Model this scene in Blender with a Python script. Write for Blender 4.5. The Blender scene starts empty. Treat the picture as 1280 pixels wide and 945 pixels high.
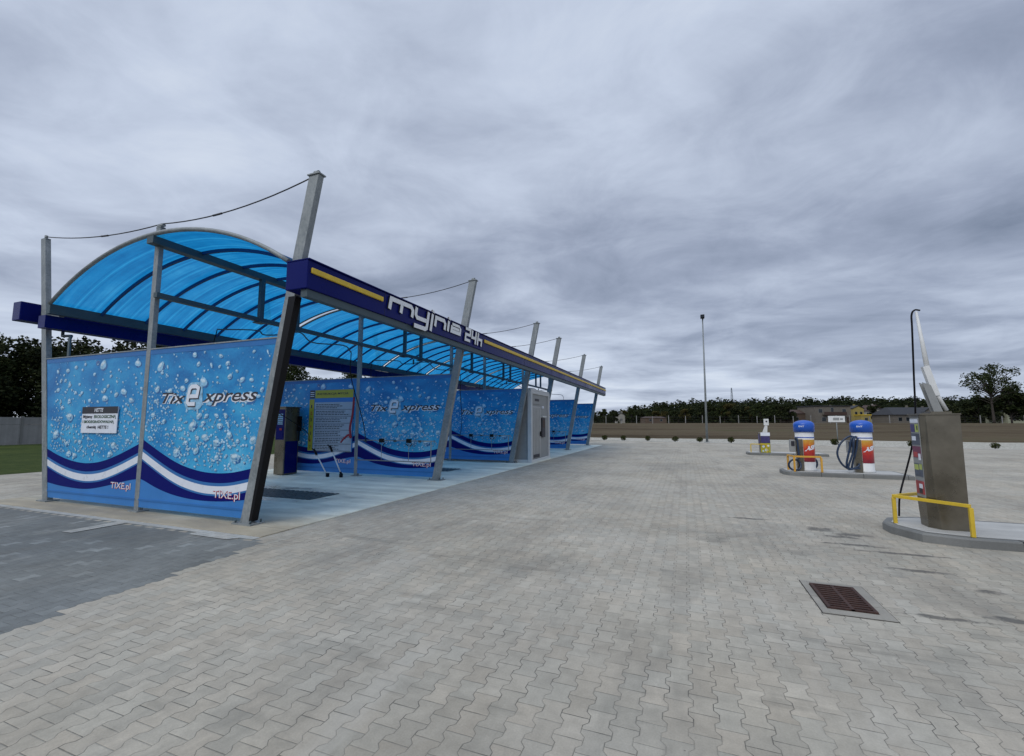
import bpy, bmesh, math, random
from mathutils import Vector, Matrix
R_ = math.radians
random.seed(7)
C = bpy.context.scene.collection
SC = bpy.context.scene

# ------------------------------------------------------------------ camera
F = 554.0
PITCH = math.atan(56 / F); YAW = math.atan(216 * math.cos(PITCH) / F)
cam = bpy.data.cameras.new('camera'); co = bpy.data.objects.new('camera', cam); C.objects.link(co)
cam.sensor_width = 36; cam.lens = 36 * F / 1280; cam.clip_end = 6000; cam.clip_start = 0.05
co.location = (0, 0, 1.55); co.rotation_euler = (math.pi / 2 + PITCH, 0, YAW)
SC.camera = co
FW = Vector((-math.sin(YAW), math.cos(YAW), 0)); RT = Vector((math.cos(YAW), math.sin(YAW), 0))
def far(px, dist, z=0.0):
    """ground position at a given distance, in the direction of an image column"""
    p = FW * dist + RT * (px - 640) / F * dist
    return Vector((p.x, p.y, z))

# ------------------------------------------------------------------ node helper
class NT:
    def __init__(s, tree): s.t = tree; s.n = tree.nodes; s.l = tree.links
    def node(s, typ, **kw):
        n = s.n.new(typ)
        for k, v in kw.items(): setattr(n, k, v)
        return n
    def put(s, sock, v):
        if v is None: return
        if isinstance(v, bpy.types.NodeSocket): s.l.new(v, sock)
        else:
            if sock.type == 'RGBA' and hasattr(v, '__len__') and len(v) == 3: v = (*v, 1)
            sock.default_value = v
    def m(s, op, a, b=None, c=None):
        n = s.node('ShaderNodeMath', operation=op)
        s.put(n.inputs[0], a); s.put(n.inputs[1], b); s.put(n.inputs[2], c)
        return n.outputs[0]
    def mix(s, f, a, b, mode='MIX'):
        n = s.node('ShaderNodeMix', data_type='RGBA', blend_type=mode)
        s.put(n.inputs['Factor'], f); s.put(n.inputs[6], a); s.put(n.inputs[7], b)
        return n.outputs[2]
    def noise(s, vec, scale, detail=4, rough=.55, dist=0.0):
        n = s.node('ShaderNodeTexNoise')
        s.put(n.inputs['Vector'], vec); n.inputs['Scale'].default_value = scale
        n.inputs['Detail'].default_value = detail; n.inputs['Roughness'].default_value = rough
        n.inputs['Distortion'].default_value = dist
        return n.outputs['Fac']
    def ramp(s, f, pts, interp='LINEAR'):
        n = s.node('ShaderNodeValToRGB'); s.put(n.inputs[0], f)
        cr = n.color_ramp; cr.interpolation = interp
        while len(cr.elements) < len(pts): cr.elements.new(0.5)
        for e, (p, c) in zip(cr.elements, pts):
            e.position = p; e.color = (*c, 1) if hasattr(c, '__len__') else (c, c, c, 1)
        return n.outputs[0]
    def rng(s, v, a, b, c=0.0, d=1.0, smooth=False):
        n = s.node('ShaderNodeMapRange'); n.clamp = True
        if smooth: n.interpolation_type = 'SMOOTHSTEP'
        s.put(n.inputs[0], v); s.put(n.inputs[1], a); s.put(n.inputs[2], b); s.put(n.inputs[3], c); s.put(n.inputs[4], d)
        return n.outputs[0]
    def xyz(s, v):
        n = s.node('ShaderNodeSeparateXYZ'); s.put(n.inputs[0], v); return n.outputs
    def comb(s, x, y, z):
        n = s.node('ShaderNodeCombineXYZ')
        for i, v in enumerate((x, y, z)): s.put(n.inputs[i], v)
        return n.outputs[0]

# ------------------------------------------------------------------ world (overcast sky)
W = bpy.data.worlds.new('World'); SC.world = W; W.use_nodes = True
w = NT(W.node_tree); w.n.clear()
SUN_EL, SUN_AZ = 42.0, 200.0          # azimuth measured clockwise from +Y
sky = w.node('ShaderNodeTexSky', sky_type='NISHITA', sun_disc=False)
sky.sun_elevation = R_(SUN_EL); sky.sun_rotation = R_(SUN_AZ)
tc = w.node('ShaderNodeTexCoord').outputs['Generated']
dx, dy, dz = w.xyz(tc)
zc = w.m('ADD', w.m('MAXIMUM', dz, 0.0), 0.10)
u = w.m('DIVIDE', dx, zc); v = w.m('DIVIDE', dy, zc)
# turn the cloud sheet so that its streaks run roughly across the view
ur = w.m('ADD', w.m('MULTIPLY', u, 0.93), w.m('MULTIPLY', v, 0.36))
vr = w.m('SUBTRACT', w.m('MULTIPLY', v, 0.93), w.m('MULTIPLY', u, 0.36))
cl = w.comb(w.m('MULTIPLY', ur, 0.75), vr, 0.0)
n_big = w.noise(cl, 0.42, 3, .5, .3)
n_mid = w.noise(w.comb(w.m('MULTIPLY', ur, 0.8), vr, 4.2), 1.15, 6, .55, .5)
n_fin = w.noise(w.comb(ur, vr, 9.0), 2.7, 8, .62, .6)
# elevation: brighter overhead, dark belt lower down, bright strips over the horizon
lat = w.m('ADD', w.m('MULTIPLY', dx, math.cos(YAW)), w.m('MULTIPLY', dy, math.sin(YAW)))   # + towards the right of the view
base = w.ramp(w.m('MULTIPLY', dz, 1.0), [(0.0, .74), (.04, .62), (.09, .68), (.15, .60), (.22, .46), (.34, .50), (.5, .52), (.72, .70), (1.0, .8)])
dens = w.m('ADD', w.m('MULTIPLY', w.m('SUBTRACT', n_big, .5), 1.45), w.m('MULTIPLY', w.m('SUBTRACT', n_mid, .5), 1.2))
dens = w.m('ADD', dens, w.m('MULTIPLY', w.m('SUBTRACT', n_fin, .5), w.rng(dz, .02, .5, .25, .72)))
b1 = w.m('ADD', base, w.m('MULTIPLY', dens, w.rng(dz, 0.0, .6, .70, .48)))
b1 = w.m('SUBTRACT', b1, w.m('MULTIPLY', lat, .10))
b1 = w.m('MAXIMUM', b1, 0.05)
cloud = w.ramp(b1, [(0.0, (.12, .15, .21)), (.22, (.20, .245, .34)), (.42, (.345, .40, .525)), (.65, (.58, .655, .80)), (1.0, (.90, .97, 1.05))])
sk = w.mix(1.0, sky.outputs[0], (.07, .07, .07), 'MULTIPLY')
col = w.mix(.93, sk, cloud)
zen = w.rng(dz, .72, .98, 1.0, 1.55, True)
col = w.mix(1.0, col, w.comb(zen, zen, zen), 'MULTIPLY')
bg = w.node('ShaderNodeBackground'); w.put(bg.inputs[0], w.mix(1.0, col, (10, 10, 10), 'MULTIPLY')); bg.inputs[1].default_value = 0.1
w.l.new(bg.outputs[0], w.node('ShaderNodeOutputWorld').inputs[0])

sl = bpy.data.lights.new('sun', 'SUN'); sl.energy = 1.1; sl.angle = R_(35); sl.color = (1, .96, .9)
so = bpy.data.objects.new('sun', sl); C.objects.link(so)
sd = Vector((math.sin(R_(SUN_AZ)) * math.cos(R_(SUN_EL)), math.cos(R_(SUN_AZ)) * math.cos(R_(SUN_EL)), math.sin(R_(SUN_EL))))
so.rotation_euler = (-sd).to_track_quat('-Z', 'Y').to_euler()
SC.view_settings.view_transform = 'Standard'; SC.view_settings.look = 'None'
SC.view_settings.exposure = 0.0; SC.view_settings.gamma = 1.0
SC.render.engine = 'CYCLES'
SC.cycles.max_bounces = 8; SC.cycles.transparent_max_bounces = 12

# ------------------------------------------------------------------ materials
def newmat(name):
    m = bpy.data.materials.new(name); m.use_nodes = True
    t = NT(m.node_tree); t.b = m.node_tree.nodes['Principled BSDF']; t.mat = m
    t.pos = t.node('ShaderNodeNewGeometry').outputs['Position']
    t.obj = t.node('ShaderNodeTexCoord').outputs['Object']
    return t
def bump(t, h, dist=.01, strength=.5):
    b = t.node('ShaderNodeBump'); b.inputs['Strength'].default_value = strength; b.inputs['Distance'].default_value = dist
    t.put(b.inputs['Height'], h); t.l.new(b.outputs[0], t.b.inputs['Normal'])
def simple(name, c, rough=.5, metal=0.0, var=.12, scale=6.0, spec=.5, space='obj'):
    t = newmat(name)
    n = t.noise(getattr(t, space), scale, 5, .6)
    f = t.rng(n, .3, .7, 1 - var, 1 + var)
    t.put(t.b.inputs['Base Color'], t.mix(1.0, c, t.comb(f, f, f), 'MULTIPLY'))
    t.put(t.b.inputs['Roughness'], t.rng(n, .3, .7, max(rough - .07, .03), min(rough + .07, 1)))
    t.b.inputs['Metallic'].default_value = metal
    t.b.inputs['Specular IOR Level'].default_value = spec
    return t.mat
M = {}
def galv():
    t = newmat('galvanised')
    vo = t.node('ShaderNodeTexVoronoi'); t.put(vo.inputs['Vector'], t.obj); vo.inputs['Scale'].default_value = 26
    sp = t.xyz(vo.outputs['Color'])[0]
    n = t.noise(t.obj, 3.0, 6, .65); n2 = t.noise(t.comb(t.m('MULTIPLY', t.xyz(t.obj)[0], 14), t.m('MULTIPLY', t.xyz(t.obj)[1], 14), t.xyz(t.obj)[2]), 1.3, 4, .6)
    f = t.m('ADD', t.m('ADD', t.m('MULTIPLY', sp, .16), t.m('MULTIPLY', n, .55)), t.m('MULTIPLY', n2, .35))
    t.put(t.b.inputs['Base Color'], t.ramp(f, [(.25, (.13, .15, .16)), (.55, (.24, .265, .275)), (.85, (.39, .41, .415))]))
    t.b.inputs['Metallic'].default_value = .25
    t.put(t.b.inputs['Roughness'], t.rng(sp, 0, 1, .42, .62))
    return t.mat
M['galv'] = galv()
M['steel_dark'] = simple('painted_steel', (.055, .085, .10), .5, .2)
M['fascia'] = simple('fascia_blue', (.002, .006, .11), .30, 0, .08, 1.2, .14)
M['rib'] = simple('rib_blue', (.010, .055, .17), .5, 0, .1, 3, .2)
M['yellow'] = simple('yellow_paint', (.62, .43, .03), .45, 0, .12, 8)
M['letter'] = simple('letter_white', (.74, .76, .78), .4, 0, .04)
M['letter_side'] = simple('letter_side_dark', (.02, .022, .03), .4)
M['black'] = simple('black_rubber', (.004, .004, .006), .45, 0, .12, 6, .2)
M['navy'] = simple('navy_print', (.002, .005, .13), .45, 0, .05, 1, .1)
M['midblue'] = simple('blue_print', (.035, .16, .42), .4, 0, .08, 2, .2)
M['lowblue'] = simple('blue_print_low', (.045, .20, .52), .4, 0, .08, 2, .2)
M['whiteprint'] = simple('white_print', (.72, .76, .84), .3, 0, .04)
M['drop'] = simple('drop_print', (.24, .47, .66), .3, 0, .38, 14)
M['drop_dark'] = simple('drop_shade_print', (.018, .13, .36), .3, 0, .2, 9)
M['drop_hi'] = simple('drop_light_print', (.54, .70, .80), .3, 0, .2, 14)
M['red'] = simple('red_print', (.45, .02, .03), .35)
M['redhose'] = simple('red_rubber', (.30, .015, .03), .5)
M['stainless'] = simple('stainless', (.185, .165, .13), .30, .85, .30, 2.2)
M['cabwhite'] = simple('cabin_white', (.55, .57, .58), .4, 0, .05)
M['cabgrey'] = simple('cabin_grey', (.27, .28, .28), .45, 0, .08)
M['doorsteel'] = simple('door_sheet', (.40, .41, .41), .35, .4, .08)
M['white'] = simple('white_plastic', (.68, .69, .69), .4, 0, .06)
M['bluecap'] = simple('cap_blue', (.015, .10, .50), .3, 0, .06)
M['hoseblue'] = simple('hose_navy', (.012, .03, .07), .35)
M['orangerail'] = simple('rail_orange', (.60, .32, .04), .45)
M['purple'] = simple('purple_print', (.045, .035, .14), .4, 0, .3, 12)
M['green_text'] = simple('green_ink', (.02, .08, .03), .5)
M['boardpaper'] = simple('board_paper', (.36, .42, .50), .5, 0, .08)  # white paper with the roof's blue light put into its colour
M['boardyellow'] = simple('board_yellow', (.40, .36, .03), .4)
M['ink'] = simple('dark_ink', (.02, .02, .03), .5)
M['cable'] = simple('cable_dark', (.06, .06, .065), .5, .5)
M['rust'] = simple('rusty_iron', (.055, .027, .021), .75, .2, .45, 30)
M['pit'] = simple('pit_dark', (.006, .005, .005), .9)
M['glassdark'] = simple('dark_pane', (.015, .02, .025), .12, 0, .1)

def polycarb():
    t = newmat('polycarbonate')
    x, y, z = t.xyz(t.pos)
    seam = t.m('PINGPONG', t.m('MULTIPLY', y, 1 / .35), .5)           # seam lines every 0.35 m, running round the arch
    line = t.rng(seam, 0.0, .06, 1.0, 0.0); line2 = t.rng(t.m('ABSOLUTE', t.m('SUBTRACT', seam, .16)), 0.0, .06, 1.0, 0.0)
    n = t.noise(t.comb(t.m('MULTIPLY', x, .5), t.m('MULTIPLY', y, 6), z), 1.0, 5, .6)
    n2 = t.noise(t.pos, 1.1, 5, .7)
    f = t.m('ADD', t.m('MULTIPLY', n, .6), t.m('MULTIPLY', n2, .4))
    colr = t.ramp(f, [(.3, (.005, .17, .42)), (.52, (.016, .29, .60)), (.75, (.06, .46, .78))])
    colr = t.mix(t.m('MULTIPLY', line, .45), colr, (.05, .55, .90)); colr = t.mix(t.m('MULTIPLY', line2, .4), colr, (.002, .14, .38))
    tl = t.node('ShaderNodeBsdfTranslucent'); t.put(tl.inputs[0], colr)
    tp = t.node('ShaderNodeBsdfTransparent'); t.put(tp.inputs[0], t.mix(1.0, colr, (.75, .85, .95), 'MULTIPLY'))
    gl = t.node('ShaderNodeBsdfGlossy'); gl.inputs['Roughness'].default_value = .18; gl.inputs[0].default_value = (.8, .9, 1, 1)
    m1 = t.node('ShaderNodeMixShader'); m1.inputs[0].default_value = .34
    t.l.new(tl.outputs[0], m1.inputs[1]); t.l.new(tp.outputs[0], m1.inputs[2])
    m2 = t.node('ShaderNodeMixShader'); m2.inputs[0].default_value = .05
    t.l.new(m1.outputs[0], m2.inputs[1]); t.l.new(gl.outputs[0], m2.inputs[2])
    out = [n for n in t.n if n.type == 'OUTPUT_MATERIAL'][0]
    t.l.new(m2.outputs[0], out.inputs[0])
    return t.mat
M['poly'] = polycarb()

def print_bg():
    t = newmat('water_print')
    x, y, z = t.xyz(t.pos)
    n = t.noise(t.comb(t.m('MULTIPLY', x, .8), 0.0, z), 1.4, 6, .62, .6)
    n2 = t.noise(t.comb(x, 3.0, z), 26, 3, .6)
    f = t.m('ADD', t.m('ADD', t.m('MULTIPLY', n, .9), t.m('MULTIPLY', n2, .22)), t.rng(z, .8, 2.8, .10, -.12))
    t.put(t.b.inputs['Base Color'], t.ramp(f, [(.3, (.010, .11, .35)), (.52, (.022, .25, .56)), (.72, (.055, .40, .69)), (.9, (.22, .56, .78))]))
    t.b.inputs['Roughness'].default_value = .38; t.b.inputs['Specular IOR Level'].default_value = .25
    return t.mat
M['print'] = print_bg()

def pavers(name, base, joint, blk_var, stains=True, dark=None):
    t = newmat(name)
    x, y, z = t.xyz(t.pos)
    wn = t.noise(t.pos, .35, 2, .5)
    wx, L, A = .128, .172, .10
    X = t.m('DIVIDE', t.m('ADD', x, t.m('MULTIPLY', wn, .05)), wx)
    b = t.m('ROUND', X)
    par = t.m('MULTIPLY', t.m('FLOORED_MODULO', t.m('SUBTRACT', b, 1.0), 2.0), 1.0)
    sgn = t.m('SUBTRACT', 1.0, t.m('MULTIPLY', par, 2.0))
    Yl = t.m('DIVIDE', t.m('ADD', y, t.m('MULTIPLY', wn, .04)), L)
    tri = t.m('PINGPONG', Yl, .5)                                # 0 at joints, .5 mid-block
    wv = t.rng(tri, .17, .33, 1.0, -1.0)                         # trapezoid wave: the I-shape
    disp = t.m('MULTIPLY', t.m('MULTIPLY', sgn, wv), A)
    e = t.m('SUBTRACT', t.m('SUBTRACT', X, b), disp)
    jx = t.m('MULTIPLY', t.m('ABSOLUTE', e), wx)
    k = t.m('ADD', b, t.m('SUBTRACT', t.m('GREATER_THAN', e, 0.0), 1.0))
    kp = t.m('MULTIPLY', t.m('FLOORED_MODULO', k, 2.0), .5)
    Yk = t.m('ADD', Yl, kp)
    row = t.m('ROUND', Yk)
    jy = t.m('MULTIPLY', t.m('PINGPONG', Yk, .5), L)
    bid = t.m('FLOOR', Yk)
    j = t.m('MINIMUM', jx, jy)
    gap_n = t.noise(t.pos, 7.0, 3, .6)
    half = t.rng(gap_n, .38, .72, .0004, .0026)
    jm = t.rng(j, half, t.m('ADD', half, .0016), 1.0, 0.0)
    wnz = t.node('ShaderNodeTexWhiteNoise', noise_dimensions='3D'); t.put(wnz.inputs['Vector'], t.comb(k, bid, 0.5))
    rnd = wnz.outputs['Value']; rc = t.xyz(wnz.outputs['Color'])
    fine = t.noise(t.pos, 90, 4, .7); mid = t.noise(t.pos, 9, 5, .6); big = t.noise(t.pos, .33, 4, .55, .5)
    big2 = t.noise(t.comb(t.m('MULTIPLY', x, .25), y, 3), 1.1, 4, .6)
    f = t.m('ADD', 1.0, t.m('MULTIPLY', t.m('SUBTRACT', rnd, .5), blk_var))
    f = t.m('MULTIPLY', f, t.rng(t.m('POWER', rc[1], 1.0), .93, .96, 1.0, 1.08))
    f = t.m('MULTIPLY', f, t.rng(mid, .25, .75, .86, 1.13))
    f = t.m('MULTIPLY', f, t.rng(fine, .25, .75, .87, 1.13))
    f = t.m('MULTIPLY', f, t.rng(big, .3, .7, .80, 1.12))
    f = t.m('MULTIPLY', f, t.rng(big2, .3, .7, .92, 1.07))
    c = t.mix(1.0, base, t.comb(f, f, f), 'MULTIPLY')
    hue = t.mix(rc[2], (1.02, .995, .97), (.985, 1.005, 1.012))
    c = t.mix(1.0, c, hue, 'MULTIPLY')
    if dark is not None:
        bx = t.m('MULTIPLY', t.m('ADD', k, .5), wx); by = t.m('MULTIPLY', t.m('SUBTRACT', t.m('ADD', bid, .5), kp), L)
        lim = t.m('ADD', t.m('ADD', -4.50, t.m('MULTIPLY', by, -.145)), t.m('MULTIPLY', t.m('SUBTRACT', rc[0], .5), .10))
        dm = t.m('MULTIPLY', t.m('LESS_THAN', bx, lim), t.m('LESS_THAN', by, 4.45))
        fd = t.m('MULTIPLY', f, t.rng(rc[1], .93, .96, 1.0, 1.28))
        fd = t.m('MULTIPLY', fd, t.rng(t.noise(t.pos, .8, 5, .6, .5), .3, .7, .82, 1.22))
        c = t.mix(dm, c, t.mix(1.0, dark, t.comb(fd, fd, fd), 'MULTIPLY'))
    # hue drifts over metres between warm and cool grey
    c = t.mix(t.rng(t.noise(t.pos, .5, 3, .5), .4, .65, 0, .5), c, t.mix(1.0, c, (1.04, 1.0, .93), 'MULTIPLY'))
    if stains:
        s = t.noise(t.comb(t.m('MULTIPLY', x, .5), t.m('MULTIPLY', y, 1.4), 8), 1.3, 5, .65, .8)
        c = t.mix(t.rng(s, .60, .74, 0, .42), c, (.12, .118, .105))
        s2 = t.noise(t.comb(t.m('MULTIPLY', x, 1.6), t.m('MULTIPLY', y, .35), 3), 1.0, 6, .7, .5)
        c = t.mix(t.rng(s2, .52, .66, 0, .34), c, (.17, .165, .15)); c = t.mix(t.rng(s2, .44, .30, 0, .34), c, (.50, .48, .43))
        spk = t.noise(t.pos, 13, 2, .5); c = t.mix(t.rng(spk, .77, .80, 0, .8), c, (.04, .035, .03))
        # oily damp patches by the island and along its kerb
        for (sx, sy, ra, rb) in ((1.78, 7.85, .16, .15), (2.12, 7.62, .20, .11), (1.9, 7.45, .2, .07), (1.95, 7.02, .35, .06), (2.35, 6.75, .45, .05), (2.2, 6.05, .3, .05), (2.55, 5.55, .10, .06), (2.35, 4.85, .16, .06), (1.9, 4.7, .3, .04), (.9, 8.3, .3, .06)):
            q = t.m('ADD', t.m('POWER', t.m('DIVIDE', t.m('SUBTRACT', x, sx), ra), 2.0), t.m('POWER', t.m('DIVIDE', t.m('SUBTRACT', y, sy), rb), 2.0))
            q = t.m('ADD', q, t.m('MULTIPLY', t.m('SUBTRACT', t.noise(t.pos, 7, 5, .7), .5), 6.0))
            c = t.mix(t.rng(q, .2, 1.3, .72, 0.0), c, (.055, .055, .055))
    c = t.mix(t.m('MULTIPLY', jm, t.rng(t.noise(t.pos, 2.3, 4, .6), .38, .62, .30, 1.0)), c, joint)
    t.put(t.b.inputs['Base Color'], c)
    t.b.inputs['Roughness'].default_value = .82; t.b.inputs['Specular IOR Level'].default_value = .35
    hgt = t.m('ADD', t.m('MULTIPLY', t.rng(j, 0, .006, 0, 1), .7), t.m('MULTIPLY', fine, .14))
    hgt = t.m('ADD', hgt, t.m('MULTIPLY', rnd, .25))
    bump(t, hgt, .006, .55)
    return t.mat
M['pavers'] = pavers('grey_pavers', (.392, .368, .318), (.080, .08, .07), .15, True, (.172, .183, .181))
M['pavers_pale'] = pavers('pale_pavers', (.41, .42, .41), (.14, .14, .13), .16, False)

def concrete(name, c, cool=None):
    t = newmat(name)
    x, y, z = t.xyz(t.pos)
    n = t.noise(t.pos, 1.1, 7, .62, .5); f2 = t.noise(t.pos, 60, 3, .6)
    st = t.noise(t.comb(t.m('MULTIPLY', x, .35), t.m('MULTIPLY', y, 2.2), 2.0), 1.4, 5, .6)
    f = t.m('MULTIPLY', t.rng(n, .3, .7, .82, 1.12), t.rng(f2, .3, .7, .93, 1.07))
    f = t.m('MULTIPLY', f, t.rng(st, .35, .65, .78, 1.08))
    c2 = t.mix(1.0, c, t.comb(f, f, f), 'MULTIPLY')
    if cool:      # sandy dust lies along the near edge of the slab
        yy = t.m('ADD', y, t.m('MULTIPLY', t.m('SUBTRACT', n, .5), 1.4))
        c2 = t.mix(t.rng(yy, 4.9, 6.3, .85, 0), c2, t.mix(1.0, (.36, .30, .21), t.comb(f, f, f), 'MULTIPLY'))
        wet = None
        for yc in (7.4, 13.0, 22.3, 27.8):
            q = t.m('ADD', t.m('POWER', t.m('DIVIDE', t.m('ADD', x, 9.1), 2.6), 2.0), t.m('POWER', t.m('DIVIDE', t.m('SUBTRACT', y, yc), 1.0), 2.0))
            wet = q if wet is None else t.m('MINIMUM', wet, q)
        wet = t.m('ADD', wet, t.m('MULTIPLY', t.m('SUBTRACT', t.noise(t.pos, .9, 6, .65, .6), .5), 3.2))
        t.wet = t.rng(wet, .5, 1.2, 1.0, 0.0)
        c2 = t.mix(t.m('MULTIPLY', t.wet, .5), c2, t.mix(1.0, c2, (.35, .37, .4), 'MULTIPLY'))
        # expansion joints
        for ax, off, per in ((y, 10.6, 5.6), (x, -9.0, 3.6)):
            g = t.m('PINGPONG', t.m('DIVIDE', t.m('SUBTRACT', ax, off), per), .5)
            c2 = t.mix(t.rng(g, 0.0, .0022, .7, 0), c2, (.1, .1, .1))
    t.put(t.b.inputs['Base Color'], c2)
    t.put(t.b.inputs['Roughness'], t.m('SUBTRACT', t.rng(st, .35, .65, .55, .85), t.m('MULTIPLY', t.wet, .42)) if cool else t.rng(st, .35, .65, .55, .85))
    bump(t, f2, .003, .4)
    return t.mat
M['slab'] = concrete('slab_concrete', (.74, .76, .66), True)
M['concrete'] = concrete('pale_concrete', (.50, .50, .48)); M['kerb_pale'] = concrete('grate_surround', (.30, .285, .25))
M['kerb'] = concrete('kerb_concrete', (.19, .195, .19))
M['kerb_dark'] = concrete('fence_concrete', (.26, .26, .26))

def field_mat():
    t = newmat('dry_field')
    x, y, z = t.xyz(t.pos)
    n = t.noise(t.comb(t.m('MULTIPLY', x, .3), y, 0), .11, 7, .65, .4); n2 = t.noise(t.pos, 1.2, 6, .7)
    n3 = t.noise(t.comb(t.m('MULTIPLY', x, .15), y, 5), .5, 5, .7)
    f = t.m('ADD', t.m('MULTIPLY', n, .6), t.m('MULTIPLY', t.m('ADD', n2, n3), .2))
    c = t.ramp(f, [(.40, (.048, .036, .020)), (.47, (.080, .060, .036)), (.54, (.105, .083, .052)), (.62, (.065, .066, .028))])
    near = t.rng(t.m('ADD', y, t.m('MULTIPLY', n2, 3)), 47, 51, .55, 0)
    c = t.mix(near, c, (.09, .075, .025))
    t.put(t.b.inputs['Base Color'], c); t.b.inputs['Roughness'].default_value = 1; t.b.inputs['Specular IOR Level'].default_value = .1
    bump(t, n2, .15, .8)
    return t.mat
M['field'] = field_mat()
def grass_mat():
    t = newmat('lawn')
    n = t.noise(t.pos, 3, 7, .7); n2 = t.noise(t.pos, .3, 4, .6)
    f = t.m('ADD', t.m('MULTIPLY', n, .5), t.m('MULTIPLY', n2, .5))
    t.put(t.b.inputs['Base Color'], t.ramp(f, [(.3, (.02, .032, .010)), (.5, (.042, .062, .018)), (.7, (.085, .10, .03))]))
    t.b.inputs['Roughness'].default_value = 1; t.b.inputs['Specular IOR Level'].default_value = .1
    bump(t, n, .06, .8); return t.mat
M['grass'] = grass_mat()
def gravel_mat():
    t = newmat('white_gravel')
    vo = t.node('ShaderNodeTexVoronoi'); t.put(vo.inputs['Vector'], t.pos); vo.inputs['Scale'].default_value = 14
    n = t.noise(t.pos, .8, 5, .7)
    s = t.xyz(vo.outputs['Color'])[0]
    f = t.m('ADD', t.m('MULTIPLY', s, .5), t.m('MULTIPLY', n, .5))
    t.put(t.b.inputs['Base Color'], t.ramp(f, [(.2, (.20, .19, .15)), (.45, (.36, .35, .30)), (.75, (.55, .53, .48))]))
    t.b.inputs['Roughness'].default_value = .95
    bump(t, vo.outputs['Distance'], .03, .8); return t.mat
M['gravel'] = gravel_mat()
def leaf(name, cs):
    t = newmat(name)
    r = t.node('ShaderNodeNewGeometry').outputs['Random Per Island']
    n = t.noise(t.obj, .35, 3, .5)
    f = t.m('ADD', t.m('MULTIPLY', r, .5), t.m('MULTIPLY', n, .5))
    t.put(t.b.inputs['Base Color'], t.ramp(f, list(zip((.25, .5, .75), cs))))
    t.b.inputs['Roughness'].default_value = .8; t.b.inputs['Specular IOR Level'].default_value = .12
    return t.mat
M['leaf_dark'] = leaf('foliage_dark', [(.009, .014, .006), (.018, .026, .010), (.040, .046, .016)])
M['leaf_mid'] = leaf('foliage_mid', [(.012, .020, .007), (.025, .037, .012), (.052, .062, .02)])
M['leaf_autumn'] = leaf('foliage_autumn', [(.025, .027, .009), (.055, .050, .015), (.085, .07, .022)])
M['leaf_wood'] = leaf('foliage_wood', [(.006, .010, .004), (.014, .022, .008), (.032, .040, .013)])
M['leaf_bush'] = leaf('bush_green', [(.015, .022, .006), (.035, .045, .010), (.07, .075, .02)])
M['bark'] = simple('bark', (.05, .042, .035), .9, 0, .3, 3)
M['plaster_grey'] = simple('plaster_grey', (.15, .135, .115), .8, 0, .1, .8)
M['plaster_white'] = simple('plaster_white', (.30, .29, .26), .8, 0, .1, .8)
M['plaster_yellow'] = simple('plaster_yellow', (.34, .27, .08), .8, 0, .08, .8)
M['plaster_pink'] = simple('plaster_pink', (.10, .07, .05), .8, 0, .12, .8)
M['plaster_green'] = simple('plaster_green', (.30, .31, .22), .8, 0, .1, .8)
M['roofdark'] = simple('roof_dark', (.022, .024, .03), .6, 0, .2, 2)
M['roofbrown'] = simple('roof_brown', (.06, .035, .028), .7, 0, .2, 2)

# ------------------------------------------------------------------ mesh helpers
def B(): return bmesh.new()
def tagface(bm, n0, mi):
    if mi:
        bm.faces.ensure_lookup_table()
        for f in bm.faces[n0:]: f.material_index = mi
def hexa(bm, P8, mi=0):
    """P8: 4 bottom then 4 top points, both counter-clockwise seen from above"""
    v = [bm.verts.new(p) for p in P8]
    for q in ((3, 2, 1, 0), (4, 5, 6, 7), (0, 1, 5, 4), (1, 2, 6, 5), (2, 3, 7, 6), (3, 0, 4, 7)):
        f = bm.faces.new([v[i] for i in q]); f.material_index = mi
def box(bm, x0, x1, y0, y1, z0, z1, mi=0):
    hexa(bm, [(x0, y0, z0), (x1, y0, z0), (x1, y1, z0), (x0, y1, z0), (x0, y0, z1), (x1, y0, z1), (x1, y1, z1), (x0, y1, z1)], mi)
def tbox(bm, a, b, wx, wy, wx2=None, wy2=None, mi=0):
    """leaning post with horizontal ends from a (bottom) to b (top)"""
    wx2 = wx2 or wx; wy2 = wy2 or wy
    def q(c, x, y): return [(c[0] - x / 2, c[1] - y / 2, c[2]), (c[0] + x / 2, c[1] - y / 2, c[2]), (c[0] + x / 2, c[1] + y / 2, c[2]), (c[0] - x / 2, c[1] + y / 2, c[2])]
    hexa(bm, q(a, wx, wy) + q(b, wx2, wy2), mi)
def frame_axes(d):
    d = d.normalized(); u = d.cross(Vector((0, 0, 1)))
    if u.length < 1e-3: u = Vector((1, 0, 0))
    u.normalize(); return u, d.cross(u).normalized()
def tube(bm, pts, r, n=8, mi=0, r2=None, caps=True):
    pts = [Vector(p) for p in pts]; rings = []; N = len(pts)
    u0 = None
    for i, p in enumerate(pts):
        d = (pts[min(i + 1, N - 1)] - pts[max(i - 1, 0)])
        if u0 is None: u0, _ = frame_axes(d)
        dn = d.normalized(); u = (u0 - dn * u0.dot(dn))
        if u.length < 1e-4: u, _ = frame_axes(d)
        u.normalize(); v = dn.cross(u); u0 = u
        rr = r if r2 is None else r + (r2 - r) * i / (N - 1)
        rings.append([bm.verts.new(p + (u * math.cos(2 * math.pi * k / n) + v * math.sin(2 * math.pi * k / n)) * rr) for k in range(n)])
    for a, b in zip(rings, rings[1:]):
        for k in range(n):
            f = bm.faces.new([a[k], a[(k + 1) % n], b[(k + 1) % n], b[k]]); f.material_index = mi; f.smooth = True
    if caps:
        bm.faces.new(rings[0][::-1]).material_index = mi; bm.faces.new(rings[-1]).material_index = mi
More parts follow.
